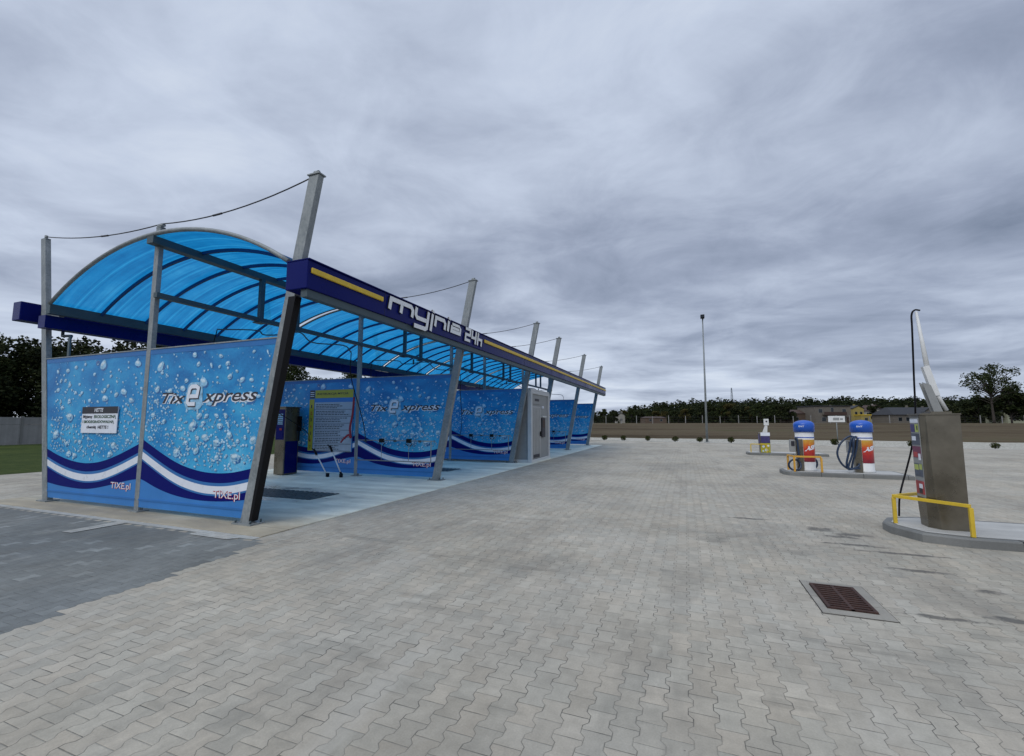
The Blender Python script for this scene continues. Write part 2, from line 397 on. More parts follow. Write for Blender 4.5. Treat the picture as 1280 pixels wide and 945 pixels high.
def bar(bm, a, b, w_, h_, mi=0):
    """rectangular bar between two points"""
    a = Vector(a); b = Vector(b); u, v = frame_axes(b - a); u = u * w_ / 2; v = v * h_ / 2
    V = [bm.verts.new(p) for p in (a - u - v, a + u - v, a + u + v, a - u + v, b - u - v, b + u - v, b + u + v, b - u + v)]
    for q in ((3, 2, 1, 0), (4, 5, 6, 7), (0, 1, 5, 4), (1, 2, 6, 5), (2, 3, 7, 6), (3, 0, 4, 7)):
        bm.faces.new([V[i] for i in q]).material_index = mi
def spline(pts, n=8):
    """Catmull-Rom through 3D points"""
    P = [Vector(p) for p in pts]; P = [2 * P[0] - P[1]] + P + [2 * P[-1] - P[-2]]; out = []
    for i in range(1, len(P) - 2):
        for k in range(n):
            t = k / n
            out.append(.5 * ((2 * P[i]) + (-P[i - 1] + P[i + 1]) * t + (2 * P[i - 1] - 5 * P[i] + 4 * P[i + 1] - P[i + 2]) * t * t + (-P[i - 1] + 3 * P[i] - 3 * P[i + 1] + P[i + 2]) * t ** 3))
    out.append(P[-2]); return out
def lathe(bm, cx, cy, prof, n=28, mi=0, a0=0, a1=2 * math.pi):
    full = abs(a1 - a0 - 2 * math.pi) < 1e-6; rings = []
    m = n if full else n + 1
    for r, z in prof:
        rings.append([bm.verts.new((cx + r * math.cos(a0 + (a1 - a0) * k / n), cy + r * math.sin(a0 + (a1 - a0) * k / n), z)) for k in range(m)])
    for a, b in zip(rings, rings[1:]):
        for k in range(m if full else m - 1):
            f = bm.faces.new([a[k], a[(k + 1) % m], b[(k + 1) % m], b[k]]); f.material_index = mi; f.smooth = True
    if full:
        for rg in (rings[0][::-1], rings[-1]):
            bm.faces.new(rg).material_index = mi
def obj(name, bm, mats, parent=None, bevel=0, fixn=True):
    if fixn: bmesh.ops.recalc_face_normals(bm, faces=bm.faces)
    me = bpy.data.meshes.new(name); 
    if parent is not None:
        p = parent; off = Vector((0, 0, 0))
        while p is not None: off += p.location; p = p.parent
        bmesh.ops.translate(bm, verts=bm.verts, vec=-off)
    bm.to_mesh(me); bm.free()
    if not isinstance(mats, (list, tuple)): mats = [mats]
    for m in mats: me.materials.append(M[m] if isinstance(m, str) else m)
    o = bpy.data.objects.new(name, me); C.objects.link(o)
    if parent is not None: o.parent = parent
    if bevel:
        b = o.modifiers.new('bevel', 'BEVEL'); b.width = bevel; b.segments = 2; b.limit_method = 'ANGLE'; b.angle_limit = R_(40)
    return o
def tag(o, label, cat, group=None, kind=None):
    if label: o['label'] = label
    if cat: o['category'] = cat
    if group: o['group'] = group
    if kind: o['kind'] = kind
    return o
def thing(name, loc, label, cat, group=None):
    o = bpy.data.objects.new(name, None); C.objects.link(o); o.location = loc; o.empty_display_size = .2
    return tag(o, label, cat, group)
def struct(name, bm, mats): o = obj(name, bm, mats); o['kind'] = 'structure'; return o
def copy_tree(o, parent=None):
    c = o.copy(); C.objects.link(c); c.parent = parent
    for ch in list(o.children): copy_tree(ch, c)
    return c
_txt = {}
def text_bm(bm, s, org, ux, uz, width, height, depth=.002, shear=0.0, offset=0.0, mi=0, nrm=None, bend=None):
    """built-in-font text as a mesh, fitted into width x height; org = lower-left corner, ux/uz = directions, nrm = outward"""
    key = (s, shear, offset)
    if key not in _txt:
        cu = bpy.data.curves.new('t', 'FONT'); cu.body = s; cu.size = 1; cu.shear = shear; cu.offset = offset; cu.fill_mode = 'FRONT'; cu.resolution_u = 3
        ob = bpy.data.objects.new('t', cu); C.objects.link(ob)
        dg = bpy.context.evaluated_depsgraph_get(); me = ob.evaluated_get(dg).to_mesh()
        vs = [tuple(v.co) for v in me.vertices]; fs = [tuple(p.vertices) for p in me.polygons]
        ob.evaluated_get(dg).to_mesh_clear(); bpy.data.objects.remove(ob); bpy.data.curves.remove(cu)
        _txt[key] = (vs, fs)
    vs, fs = _txt[key]
    if not vs: return
    x0 = min(v[0] for v in vs); x1 = max(v[0] for v in vs); y0 = min(v[1] for v in vs); y1 = max(v[1] for v in vs)
    org = Vector(org); ux = Vector(ux); uz = Vector(uz); nrm = Vector(nrm)
    def pt(v):
        a = (v[0] - x0) / (x1 - x0) * width; b = (v[1] - y0) / (y1 - y0) * height
        return (bend(a, b) if bend else org + ux * a + uz * b + nrm * depth)
    V = [bm.verts.new(pt(v)) for v in vs]
    for f in fs:
        try: bm.faces.new([V[i] for i in f]).material_index = mi
        except ValueError: pass

def sheet(name, pts, z, mat):
    bm = B(); bm.faces.new([bm.verts.new((p[0], p[1], z)) for p in pts]); return struct(name, bm, mat)

# ------------------------------------------------------------------ ground
def gz(y): return -0.03 if y < 46 else -0.03 + 1.46 * min(1, (y - 46) / 80)
bm = B()
ys = [-600, -60, 0, 30, 44, 46, 56, 70, 85, 100, 115, 126, 160, 300, 700, 3000]
xs = [-2500, -600, -200, -100, -60, -30, 0, 30, 60, 100, 200, 600, 2500]
G = [[bm.verts.new((x, y, gz(y))) for x in xs] for y in ys]
for a, b in zip(G, G[1:]):
    for i in range(len(xs) - 1): bm.faces.new([a[i], a[i + 1], b[i + 1], b[i]])
struct('field', bm, 'field')
def gline(x): return 37.9 + (x + 0.0) * -.21     # paved yard's far edge, slightly askew
sheet('pavement', [(-19.1, -40), (70, -40), (70, gline(30)), (30, gline(30)), (18, gline(18)), (-7, gline(-7)), (-19.1, gline(-19.1))], 0.0, 'pavers')
bm = B()                                           # far kerb and gravel strip
N = 60
for i in range(N):
    xa = -19.1 + i * 1.4; xb = xa + 1.4
    ya, yb = gline(min(xa, 30)), gline(min(xb, 30))
    def top(x): return 45.0 + .35 * math.sin(x * .5) + .25 * math.sin(x * 1.3 + 2)
    bm.faces.new([bm.verts.new(p) for p in ((xa, ya + .1, -.004), (xb, yb + .1, -.004), (xb, top(xb), .07), (xa, top(xa), .07))])
bmesh.ops.remove_doubles(bm, verts=bm.verts, dist=.001)
struct('gravel_bed', bm, 'gravel')
bm = B()
bar(bm, (-19.1, gline(-19.1) + .05, .0), (30, gline(30) + .05, .0), .1, .10)
struct('edge_kerb', bm, 'concrete')
sheet('lawn', [(-44.4, -60), (-19.2, -60), (-19.2, 44.5), (-44.4, 44.5)], -.005, 'grass')
bm = B()
for p in ([(-12.9, 4.424), (-5.42, 4.424), (-5.42, 4.548), (-12.9, 4.548)], ):
    bm.faces.new([bm.verts.new((x, y, .005)) for x, y in p])
bm.faces.new([bm.verts.new((x, y, .008)) for x, y in [(-8.35, 3.75), (-8.12, 3.75), (-8.12, 4.42), (-8.35, 4.42)]])
bm.faces.new([bm.verts.new((x, y, .008)) for x, y in [(-6.5, 4.30), (-5.75, 4.30), (-5.65, 4.42), (-6.5, 4.42)]])
struct('pale_paving_row', bm, 'pavers_pale')
bm = B(); box(bm, -12.9, -5.42, 4.55, 31.4, -.2, .012); struct('wash_floor', bm, 'slab')

# ------------------------------------------------------------------ car wash canopy
YP = [5.05, 10.6, 16.2, 19.5, 25.0, 30.6]
XM = -8.98
RAD = 5.98; XC = -8.78; ZC = 4.95 - RAD
def az(x): return ZC + math.sqrt(RAD * RAD - (x - XC) ** 2)
can = thing('car_wash_canopy', (-9, 5.05, 0), 'long canopy of leaning galvanised posts with a blue barrel roof over the wash bays', 'canopy')
for i, y in enumerate(YP):
    # front post, leaning out
    bm = B(); tbox(bm, (-6.31, y, .03), (-5.25, y, 5.40), .20, .11)
    # recessed web between flanges on the outward face: a thin proud lip each side
    p = obj('post', bm, 'galv', can, .008)
    bm = B(); box(bm, -6.50, -6.10, y - .13, y + .13, .012, .035); obj('base_plate', bm, 'galv', p)
    for sx, sy in ((-1, -1), (1, -1), (1, 1)):
        bm = B(); tube(bm, [(-6.30 + sx * .155, y + sy * .09, .035), (-6.30 + sx * .155, y + sy * .09, .08)], .014, 6)
        if i < 3: obj('anchor_bolt', bm, 'steel_dark', p)
        else: bm.free()
    bm = B(); box(bm, -5.37, -5.13, y - .075, y + .075, 5.40, 5.42); tube(bm, [(-5.28, y, 5.45), (-5.20, y, 5.45)], .04, 10); obj('cap_plate', bm, 'galv', p)
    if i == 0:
        # added black wedge, shade of the post's side face as colour, widening upwards
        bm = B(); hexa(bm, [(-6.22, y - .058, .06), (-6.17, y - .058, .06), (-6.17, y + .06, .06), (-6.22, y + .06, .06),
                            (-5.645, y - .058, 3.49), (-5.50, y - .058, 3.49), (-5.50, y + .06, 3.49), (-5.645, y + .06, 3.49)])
        obj('dark_side_wedge', bm, 'black', p)
    # middle post
    bm = B(); tbox(bm, (XM, y, .03), (XM - .02, y, 5.16), .12, .085)
    p = obj('post', bm, 'galv', can, .006)
    bm = B(); box(bm, XM - .13, XM + .13, y - .1, y + .1, .012, .03); obj('base_plate', bm, 'galv', p)
    bm = B(); box(bm, XM - .08, XM + .05, y - .045, y + .045, 5.16, 5.18); tube(bm, [(XM - .09, y, 5.215), (XM + .07, y, 5.215)], .032, 8); obj('cap_plate', bm, 'galv', p)
    # back post, leaning the other way
    bm = B(); tbox(bm, (-11.84, y, .03), (-12.95, y, 5.55), .17, .10)
    p = obj('post', bm, 'galv', can, .008)
    bm = B(); box(bm, -12.0, -11.66, y - .11, y + .11, .012, .035); obj('base_plate', bm, 'galv', p)
    bm = B(); box(bm, -13.04, -12.86, y - .045, y + .045, 5.55, 5.57); tube(bm, [(-12.95, y, 5.57), (-12.95, y, 5.65)], .03, 8); obj('cap_plate', bm, 'galv', p)
    # tie cable over the three post heads
    bm = B(); a, m_, c = Vector((-12.95, y, 5.62)), Vector((XM, y, 5.25)), Vector((-5.22, y, 5.43))
    pts = []
    for s, e, sag in ((a, m_, .12), (m_, c, .16)):
        for k in range(13):
            t = k / 12; q = s.lerp(e, t); q.z -= sag * 4 * t * (1 - t); pts.append(q)
    tube(bm, pts, .011, 5); o = obj('tie_cable', bm, 'cable', can)
    for s, e, tt, sag in ((a, m_, .55, .12), (m_, c, .4, .16)):
        bm = B(); pp = [s.lerp(e, q) - Vector((0, 0, sag * 4 * q * (1 - q))) for q in (tt - .03, tt, tt + .03)]; tube(bm, pp, .017, 6); obj('turnbuckle', bm, 'cable', o)
    # cross rail under the roof edge, back gutter bracket
    bm = B(); box(bm, -12.95, -12.2, y + .035, y + .12, 3.74, 3.96); obj('bracket', bm, 'galv', can)
YA, YB = 4.86, 30.85
bm = B(); box(bm, -5.19, -5.07, 4.80, YB, 3.385, 3.497); obj('eaves_beam', bm, 'steel_dark', can)
bm = B(); box(bm, -5.60, -5.50, YA + .3, YB, 3.80, 3.93); obj('roof_gutter', bm, 'steel_dark', can)
bm = B(); box(bm, -12.16, -12.03, YA, YB, 3.78, 3.98); obj('eaves_beam', bm, 'steel_dark', can)
bm = B(); box(bm, -12.42, -12.165, YA, YB, 3.50, 3.76); obj('roof_gutter', bm, 'fascia', can)
bm = B(); tube(bm, [(-12.5, 5.3, 3.52), (-12.5, 5.3, 3.42), (-12.05, 5.25, 3.38), (-11.98, 5.2, 3.3), (-11.7, 5.15, .2)], .03, 8); obj('downpipe', bm, 'steel_dark', can)
# middle frame: top purlin, lower chord, hangers
bm = B(); box(bm, XM - .02, XM + .16, YA - .02, YB, 4.79, 4.925); obj('purlin', bm, 'steel_dark', can)
bm = B(); box(bm, XM + .085, XM + .185, 4.96, YB - .2, 3.81, 3.90); obj('purlin', bm, 'steel_dark', can)
for k in range(5):
    y0, y1 = YP[k], YP[k + 1]
    for hy in ((y0 + 2.05, y0 + 3.05) if y1 - y0 > 4 else (y0 + 1.6,)):
        bm = B(); box(bm, XM + .09, XM + .18, hy - .05, hy + .05, 3.90, 4.79); obj('hanger', bm, 'steel_dark', can)
        if k < 4:
            bm = B(); box(bm, XM + .02, XM + .25, hy - .1, hy + .1, 3.78, 3.81); obj('pivot_plate', bm, 'steel_dark', can)
# roof sheets in segments with an open joint at each frame, arched ribs
segs = [(YA, 10.08), (10.27, 15.62), (15.80, 19.02), (19.22, 24.55), (24.78, YB)]
xs = [-12.05 + (6.52) * k / 30 for k in range(31)]
for (a, b) in segs:
    bm = B(); rows = []
    for x in xs:
        rows.append([bm.verts.new((x, y, az(x))) for y in (a, b)])
    for p, q in zip(rows, rows[1:]):
        f = bm.faces.new([p[0], q[0], q[1], p[1]]); f.smooth = True
    sh = obj('roof_sheet', bm, 'poly', can, fixn=False)
    for yy in (a, b):
        bm = B(); tube(bm, [(x, yy, az(x) + .005) for x in xs], .026 if (a, yy) != (YA, YA) else .038, 6); obj('edge_profile', bm, 'steel_dark' if yy != YA else 'galv', sh)
    n = max(2, round((b - a) / .88))
    for k in range(1, n):
        yy = a + (b - a) * k / n
        bm = B(); lo = [(x, az(x) - .045) for x in xs]
        for (p, q) in zip(lo, lo[1:]):
            hexa(bm, [(p[0], yy - .022, p[1] - .03), (q[0], yy - .022, q[1] - .03), (q[0], yy + .022, q[1] - .03), (p[0], yy + .022, p[1] - .03),
                      (p[0], yy - .022, p[1] + .03), (q[0], yy - .022, q[1] + .03), (q[0], yy + .022, q[1] + .03), (p[0], yy + .022, p[1] + .03)])
        obj('rib', bm, 'rib', can) if 'rib' in M else obj('rib', bm, 'fascia', can)
# fascias
FX = -5.04
bm = B(); box(bm, -5.455, FX, 4.76, 30.95, 3.50, 3.93)
fa = obj('fascia', bm, 'fascia', can, .012)
bm = B(); box(bm, -5.46, FX + .03, 4.755, 30.96, 3.93, 3.945); obj('top_flashing', bm, 'fascia', fa)
for q in range(7):
    bm = B(); yy = 6.56 + 4.27 * q if q < 1 else 10.8 + 3.35 * (q - 1); box(bm, FX + .0005, FX + .003, yy - .004, yy + .004, 3.505, 3.925); obj('panel_seam', bm, 'ink', fa)
bm = B(); box(bm, FX, FX + .035, 4.82, 6.48, 3.735, 3.82); obj('yellow_stripe', bm, 'yellow', fa, .012)
bm = B(); box(bm, FX, FX + .035, 10.86, 30.9, 3.725, 3.815); obj('yellow_stripe', bm, 'yellow', fa, .012)
bm = B(); box(bm, -13.22, -12.92, 4.76, 30.95, 3.70, 4.10); fb = obj('fascia', bm, 'fascia', can, .012)
bm = B(); box(bm, -13.27, -13.22, 5.2, 30.5, 3.8, 3.93); obj('yellow_stripe', bm, 'yellow', fb)
bm = B()
for k in range(3): tube(bm, [(-5.1, 30.97, 3.6 + .1 * k), (-5.1, 31.05, 3.6 + .1 * k)], .02, 6)
box(bm, -5.3, -5.06, 30.965, 31.03, 3.42, 3.86); obj('end_bracket', bm, 'galv', fa)
# lettering: wide techno strokes, cut from board
def ribbon(bm, pts, th, fx, d, mi_face=0, mi_side=1):
    """pts are (Y, Z); a mitred band of thickness th, standing d proud of plane X=fx"""
    P = [Vector((p[0], p[1])) for p in pts]; L_, R2 = [], []
    for i, p in enumerate(P):
        d0 = (P[i] - P[i - 1]).normalized() if i > 0 else (P[1] - P[0]).normalized()
        d1 = (P[i + 1] - P[i]).normalized() if i < len(P) - 1 else d0
        n0 = Vector((-d0.y, d0.x)); n1 = Vector((-d1.y, d1.x)); m = (n0 + n1).normalized()
        s = th / 2 / max(.45, m.dot(n0)); L_.append(p + m * s); R2.append(p - m * s)
    fr = [(bm.verts.new((fx + d, a.x, a.y)), bm.verts.new((fx + d, b.x, b.y)), bm.verts.new((fx, a.x, a.y)), bm.verts.new((fx, b.x, b.y))) for a, b in zip(L_, R2)]
    for p, q in zip(fr, fr[1:]):
        bm.faces.new([p[0], p[1], q[1], q[0]]).material_index = mi_face
        bm.faces.new([p[0], q[0], q[2], p[2]]).material_index = mi_side
        bm.faces.new([p[1], p[3], q[3], q[1]]).material_index = mi_side
    for p in (fr[0], fr[-1]): bm.faces.new([p[0], p[2], p[3], p[1]]).material_index = mi_side
def glyphs(word, y0, z0, xh, th, sh=.22, su=1.0):
    """returns list of (list of strokes); unit cell: v in x-heights, u in x-heights"""
    h = th / xh / 2; hi = 1 - h
    G_ = {'m': (2.75, [[(h, 0), (h, hi), (2.3, hi), (2.55, hi - .25), (2.55, 0)], [(1.32, 0), (1.32, hi - h)]]),
          'y': (1.9, [[(h, 1), (h, .38), (.38, .16), (1.62, .16)], [(1.66, 1), (1.66, -.42), (1.5, -.55), (.15, -.55)]]),
          'j': (.62, [[(.3, 1), (.3, -.55)]]),
          'n': (1.75, [[(h, 0), (h, hi), (1.3, hi), (1.52, hi - .25), (1.52, 0)]]),
          'i': (.62, [[(.26, 0), (.26, 1)]]),
          'a': (1.8, [[(.2, hi), (1.3, hi), (1.55, hi - .22), (1.55, h), (h, h), (h, .56), (1.45, .56)]]),
          '2': (1.15, [[(.0, 1.28), (.9, 1.28), (.9, .66), (.12, .66), (.12, .06), (1.0, .06)]]),
          '4': (1.15, [[(.12, 1.35), (.12, .55), (1.0, .55)], [(.82, 1.35), (.82, -.1)]]),
          'h': (1.1, [[(.12, 1.35), (.12, -.1)], [(.2, .62), (.86, .62), (.86, -.1)]])}
    out = []; u0 = 0
    for ch in word:
        wd, st = G_[ch]
        out.append((ch, [[(y0 + ((u0 + u_) * su + sh * v_) * xh, z0 + v_ * xh) for u_, v_ in s] for s in st])); u0 += wd
    return out
def letters(word, y0, z0, xh, th, su):
    for ch, st in glyphs(word, y0, z0, xh, th, .22, su):
        bm = B()
        for q, s in enumerate(st): ribbon(bm, s, th, FX, .035 + .0025 * q)
        if ch in 'ij':
            yy = st[0][0][0] if ch == 'j' else st[0][-1][0]; zz = z0 + xh
            ribbon(bm, [(yy + .02, zz + .035), (yy + .035, zz + .085)], th, FX, .035)
        obj('sign_letter', bm, ['letter', 'letter_side'], fa)
letters('myjnia', 6.60, 3.645, .25, .087, 1.22)
letters('24h', 9.66, 3.60, .235, .072, 1.28)

# ------------------------------------------------------------------ printed partition walls
def lerp_tab(tab, x):
    if x <= tab[0][0]: return tab[0][1]
    for (a, va), (b, vb) in zip(tab, tab[1:]):
        if x <= b:
            t = (x - a) / (b - a); return va + (vb - va) * t
    return tab[-1][1]
def smooth_tab(tab, x):
    return sum(lerp_tab(tab, x + d) * k for d, k in ((-.22, .15), (-.11, .2), (0, .3), (.11, .2), (.22, .15)))
TOPL = [(-12.1, 1.10), (-11.6, .93), (-11.1, .82), (-10.6, .78), (-10.1, .83), (-9.6, .97), (-9.1, 1.155), (-8.6, 1.35)]
TOPR = [(-9.3, 1.42), (-8.84, 1.21), (-8.4, 1.02), (-7.99, .87), (-7.6, .785), (-7.2, .74), (-6.7, .755), (-6.2, .86), (-5.7, 1.0)]
LOWL = [(-12.1, .40), (-11.5, .335), (-10.8, .305), (-10.4, .325), (-9.9, .405), (-9.5, .49), (-9.05, .57)]
LOWR = [(-8.95, .60), (-8.75, .52), (-8.4, .42), (-8.0, .345), (-7.5, .30), (-7.0, .30), (-6.5, .335), (-6.2, .38), (-5.7, .45)]
def panel_edge(side, z):      # X limits of a half at height z
    if side == 'L': return (-11.75 - .195 * z, XM - .05)
    return (XM + .05, -6.40 + .194 * z)
def make_half(side, y, seed, parent):
    rng = random.Random(seed)
    zb, zt = .09, 2.86
    a0, b0 = panel_edge(side, zb); a1, b1 = panel_edge(side, zt)
    bm = B()
    ys = y - .035
    hexa(bm, [(a0, ys, zb), (b0, ys, zb), (b0, y + .035, zb), (a0, y + .035, zb), (a1, ys, zt), (b1, ys, zt), (b1, y + .035, zt), (a1, y + .035, zt)])
    TT, LL = (TOPL, LOWL) if side == 'L' else (TOPR, LOWR)
    # bands
    n = 44
    def band(fa_, fb_, mi, off):
        prev = None
        for k in range(n + 1):
            t = k / n
            zz = .8; xa, xb = panel_edge(side, zz); x = xa + (xb - xa) * t
            za, zb_ = fa_(x), fb_(x)
            l1, r1 = panel_edge(side, za); l2, r2 = panel_edge(side, zb_)
            pa = bm.verts.new((l1 + (r1 - l1) * t, ys - off, za)); pb = bm.verts.new((l2 + (r2 - l2) * t, ys - off, zb_))
            if prev: bm.faces.new([prev[0], pa, pb, prev[1]]).material_index = mi
            prev = (pa, pb)
    T = lambda x: smooth_tab(TT, x)
    band(lambda x: T(x) - .30, lambda x: zb + .002, 6, .001)       # light blue below
    band(lambda x: T(x), lambda x: T(x) - .155, 1, .002)
    band(lambda x: T(x) - .155, lambda x: T(x) - .205, 2, .002)
    band(lambda x: T(x) - .205, lambda x: T(x) - .33, 3, .003)
    band(lambda x: T(x) - .33, lambda x: T(x) - .36, 2, .002)
    band(lambda x: T(x) - .36, lambda x: min(T(x) - .40, smooth_tab(LL, x)), 1, .003)
    def ell(cx, cz, rx, rz, ang, mi, off, nn=10, wob=.12):
        ph = rng.random() * 6
        vs = []
        for k in range(nn):
            th = 2 * math.pi * k / nn; rr = 1 + wob * math.sin(2 * th + ph) + wob * .6 * math.sin(3 * th + 2 * ph)
            px, pz = rx * rr * math.cos(th), rz * rr * math.sin(th)
            vs.append((cx + px * math.cos(ang) - pz * math.sin(ang), cz + px * math.sin(ang) + pz * math.cos(ang)))
        for vx, vz in vs:
            l, r = panel_edge(side, vz)
            if not (l + .01 < vx < r - .01 and vz < zt - .1): return False
        bm.faces.new([bm.verts.new((vx, ys - off, vz)) for vx, vz in vs]).material_index = mi
        return True
    placed = []
    def drop(cx, cz, rx, rz, ang, full=True):
        jit = .0012 + .002 * rng.random()
        if full:
            ell(cx + rx * .28, cz - rz * .38, rx * 1.05, rz, ang, 5, jit, 10)
        if ell(cx, cz, rx, rz, ang, 4, jit + .0015, 12 if full else 7):
            if full:
                ell(cx - rx * .12, cz + rz * .32, rx * .66, rz * .42, ang, 7, jit + .003, 8)
                if rng.random() < .5: ell(cx + rx * .4, cz - rz * .3, rx * .25, rz * .2, ang, 2, jit + .003, 6)
    tries = 0
    nb = 72 if side == 'R' else 58
    while len(placed) < nb and tries < 3000:
        tries += 1
        cx = rng.uniform(-11.9, XM) if side == 'L' else rng.uniform(XM, -5.8)
        cz = rng.uniform(.9, 2.75)
        if cz < T(cx) + .08: continue
        r = rng.choice([.03, .035, .04, .045, .05, .06, .07, .085, .11]) * (.85 if side == 'L' else 1)
        if side == 'L' and -10.95 < cx < -9.55 and 1.28 < cz < 1.95: continue
        if any((cx - q[0]) ** 2 + (cz - q[1]) ** 2 < (1.35 * (r + q[2])) ** 2 for q in placed): continue
        placed.append((cx, cz, r))
        if rng.random() < .10: drop(cx, cz, r * 1.2, r * .55, rng.choice([-1.1, -1.2, 2.0]))
        else: drop(cx, cz, r * 1.15, r * .85, rng.uniform(-.3, .6))
    k = 0
    while k < (1150 if side == 'R' else 850):
        k += 1
        cx = rng.uniform(-11.9, XM) if side == 'L' else rng.uniform(XM, -5.8)
        cz = min(2.75, T(cx) + .04 + abs(rng.gauss(0, .75)))
        r = rng.choice([.006, .008, .01, .012, .016, .022])
        drop(cx, cz, r * 1.2, r, rng.uniform(-.4, .4), r > .014)
    # darker fold strip on top, fold line low down
    hexa(bm, [(panel_edge(side, 2.77)[0], ys - .004, 2.77), (panel_edge(side, 2.77)[1], ys - .004, 2.77), (panel_edge(side, 2.77)[1], ys, 2.77), (panel_edge(side, 2.77)[0], ys, 2.77),
              (a1, ys - .004, zt), (b1, ys - .004, zt), (b1, ys, zt), (a1, ys, zt)], 2)
    pn = obj('printed_panel', bm, ['print', 'navy', 'midblue', 'whiteprint', 'drop', 'drop_dark', 'lowblue', 'drop_hi'], parent)
    bm = B(); l, r = panel_edge(side, .22); box(bm, l, r, ys - .012, ys, .205, .235); obj('fold_line', bm, 'midblue', pn)
    bm = B(); box(bm, a1, b1, y - .05, y + .05, zt, zt + .02); obj('edge_trim', bm, 'galv', pn)
    # lettering
    nx = (0, -1, 0)
    def txt(name, s, x0, z0, w_, h_, specs, sh=0.0):
        bm = B(); mats = []
        for q, (mat, off, dep, ox, oz) in enumerate(specs):
            mats.append(mat); text_bm(bm, s, (x0 + ox, ys, z0 + oz), (1, 0, 0), (0, 0, 1), w_, h_, dep, sh, off, q, nx)
        obj(name, bm, mats, pn)
    if side == 'R':
        txt('logo_lettering', 'Tix', -8.50, 1.885, .62, .185, [('whiteprint', .055, .006, -.008, -.008), ('ink', .008, .0085, 0, 0)], .35)
        txt('logo_lettering', 'xpress', -7.46, 1.83, 1.26, .205, [('whiteprint', .055, .006, -.008, -.008), ('ink', .008, .0085, 0, 0)], .35)
        bm = B(); e = .25    # grey rounded badge and big letter e
        pts = []
        for (cx, cz, a_s) in ((-7.50 - .1, 2.12, 0), (-7.84 + .08, 2.12, 1), (-7.86 + .08, 1.88, 2), (-7.56, 1.88, 3)):
            for q in range(5):
                th = math.pi / 2 * (a_s + q / 4); pts.append((cx + .11 * math.cos(th) + .1 * (cz - 2), cz + .11 * math.sin(th)))
        bm.faces.new([bm.verts.new((px, ys - .007, pz)) for px, pz in pts]).material_index = 0
        def eshape(th, dep, mi, dx=0.0, dz=0.0):
            P = [(-7.80, 1.995), (-7.60, 1.995), (-7.575, 2.13), (-7.63, 2.16), (-7.745, 2.16), (-7.79, 2.12), (-7.835, 1.90), (-7.80, 1.865), (-7.64, 1.865)]
            P = [Vector((a + dx, b + dz)) for a, b in P]; prev = None
            for q, p in enumerate(P):
                d0 = (P[q] - P[q - 1]).normalized() if q else (P[1] - P[0]).normalized(); d1 = (P[q + 1] - P[q]).normalized() if q < len(P) - 1 else d0
                n0 = Vector((-d0.y, d0.x)); n1 = Vector((-d1.y, d1.x)); m_ = n0 + n1; m_ = m_.normalized() if m_.length > .1 else n0
                sc_ = th / 2 / max(.5, m_.dot(n0)); a_ = p + m_ * sc_; b_ = p - m_ * sc_
                cur = (bm.verts.new((a_.x, ys - dep, a_.y)), bm.verts.new((b_.x, ys - dep, b_.y)))
                if prev: bm.faces.new([prev[0], prev[1], cur[1], cur[0]]).material_index = mi
                prev = cur
        eshape(.085, .0095, 1, .012, -.012); eshape(.066, .012, 2)
        obj('logo_badge', bm, ['drop', 'ink', 'whiteprint'], pn)
        txt('web_address', 'TIXE.pl', -7.06, .325, .60, .155, [('red', .035, .006, 0, 0), ('whiteprint', .0, .0085, .004, .004)])
    else:
        txt('web_address', 'TIXE.pl', -9.76, .335, .58, .145, [('red', .035, .006, 0, 0), ('whiteprint', .0, .0085, .004, .004)])
    return pn
where = ['facing the dark pavement, nearest to the photographer', 'second from the near end, behind the yellow instruction board', 'third from the near end, ending at the white technical cabin',
         'behind the technical cabin, fourth along the canopy', 'fifth from the near end, just past the technical cabin', 'at the far end of the canopy beside the field']
walls = []
r0 = thing('partition_wall', (-9, YP[0], 0), 'blue water drop printed wall ' + where[0], 'wall', 'printed walls between the wash bays')
make_half('L', YP[0], 11, r0); make_half('R', YP[0], 23, r0); walls.append(r0)
for k in range(1, 6):
    c = copy_tree(r0); c.location = (-9, YP[k], 0); c['label'] = 'blue water drop printed wall ' + where[k]; walls.append(c)

# notice board on the first wall
ns = thing('notice_sign', (-10.24, 5.0, 1.36), 'small white notice with black header on the nearest printed wall', 'sign')
bm = B(); box(bm, -10.80, -9.69, 4.985, 4.998, 1.36, 1.85); bd = obj('board', bm, 'whiteprint', ns)
bm = B(); box(bm, -10.80, -9.69, 4.979, 4.984, 1.725, 1.852); obj('header', bm, 'ink', ns)
def stext(name, parent, s, x0, y, z0, w_, h_, mat, sh=0, off=0.0):
    bm = B(); text_bm(bm, s, (x0, y, z0), (1, 0, 0), (0, 0, 1), w_, h_, 0, sh, off, 0, (0, -1, 0)); return obj(name, bm, mat, parent)
stext('header_text', ns, 'HETTE', -10.40, 4.976, 1.755, .28, .07, 'whiteprint', .2, .02)
stext('text_line', ns, 'Myjemy', -10.76, 4.982, 1.622, .30, .075, 'ink', 0, .03)
stext('text_line', ns, 'EKOLOGICZNĄ', -10.41, 4.982, 1.622, .68, .075, 'green_text', 0, .03)
stext('text_line', ns, 'I BIODEGRADOWALNĄ', -10.76, 4.982, 1.53, .98, .07, 'green_text', 0, .03)
stext('text_line', ns, 'chemią', -10.62, 4.982, 1.43, .30, .07, 'ink', 0, .03)
stext('text_line', ns, 'HETTE !', -10.26, 4.982, 1.44, .32, .06, 'ink', 0, .03)

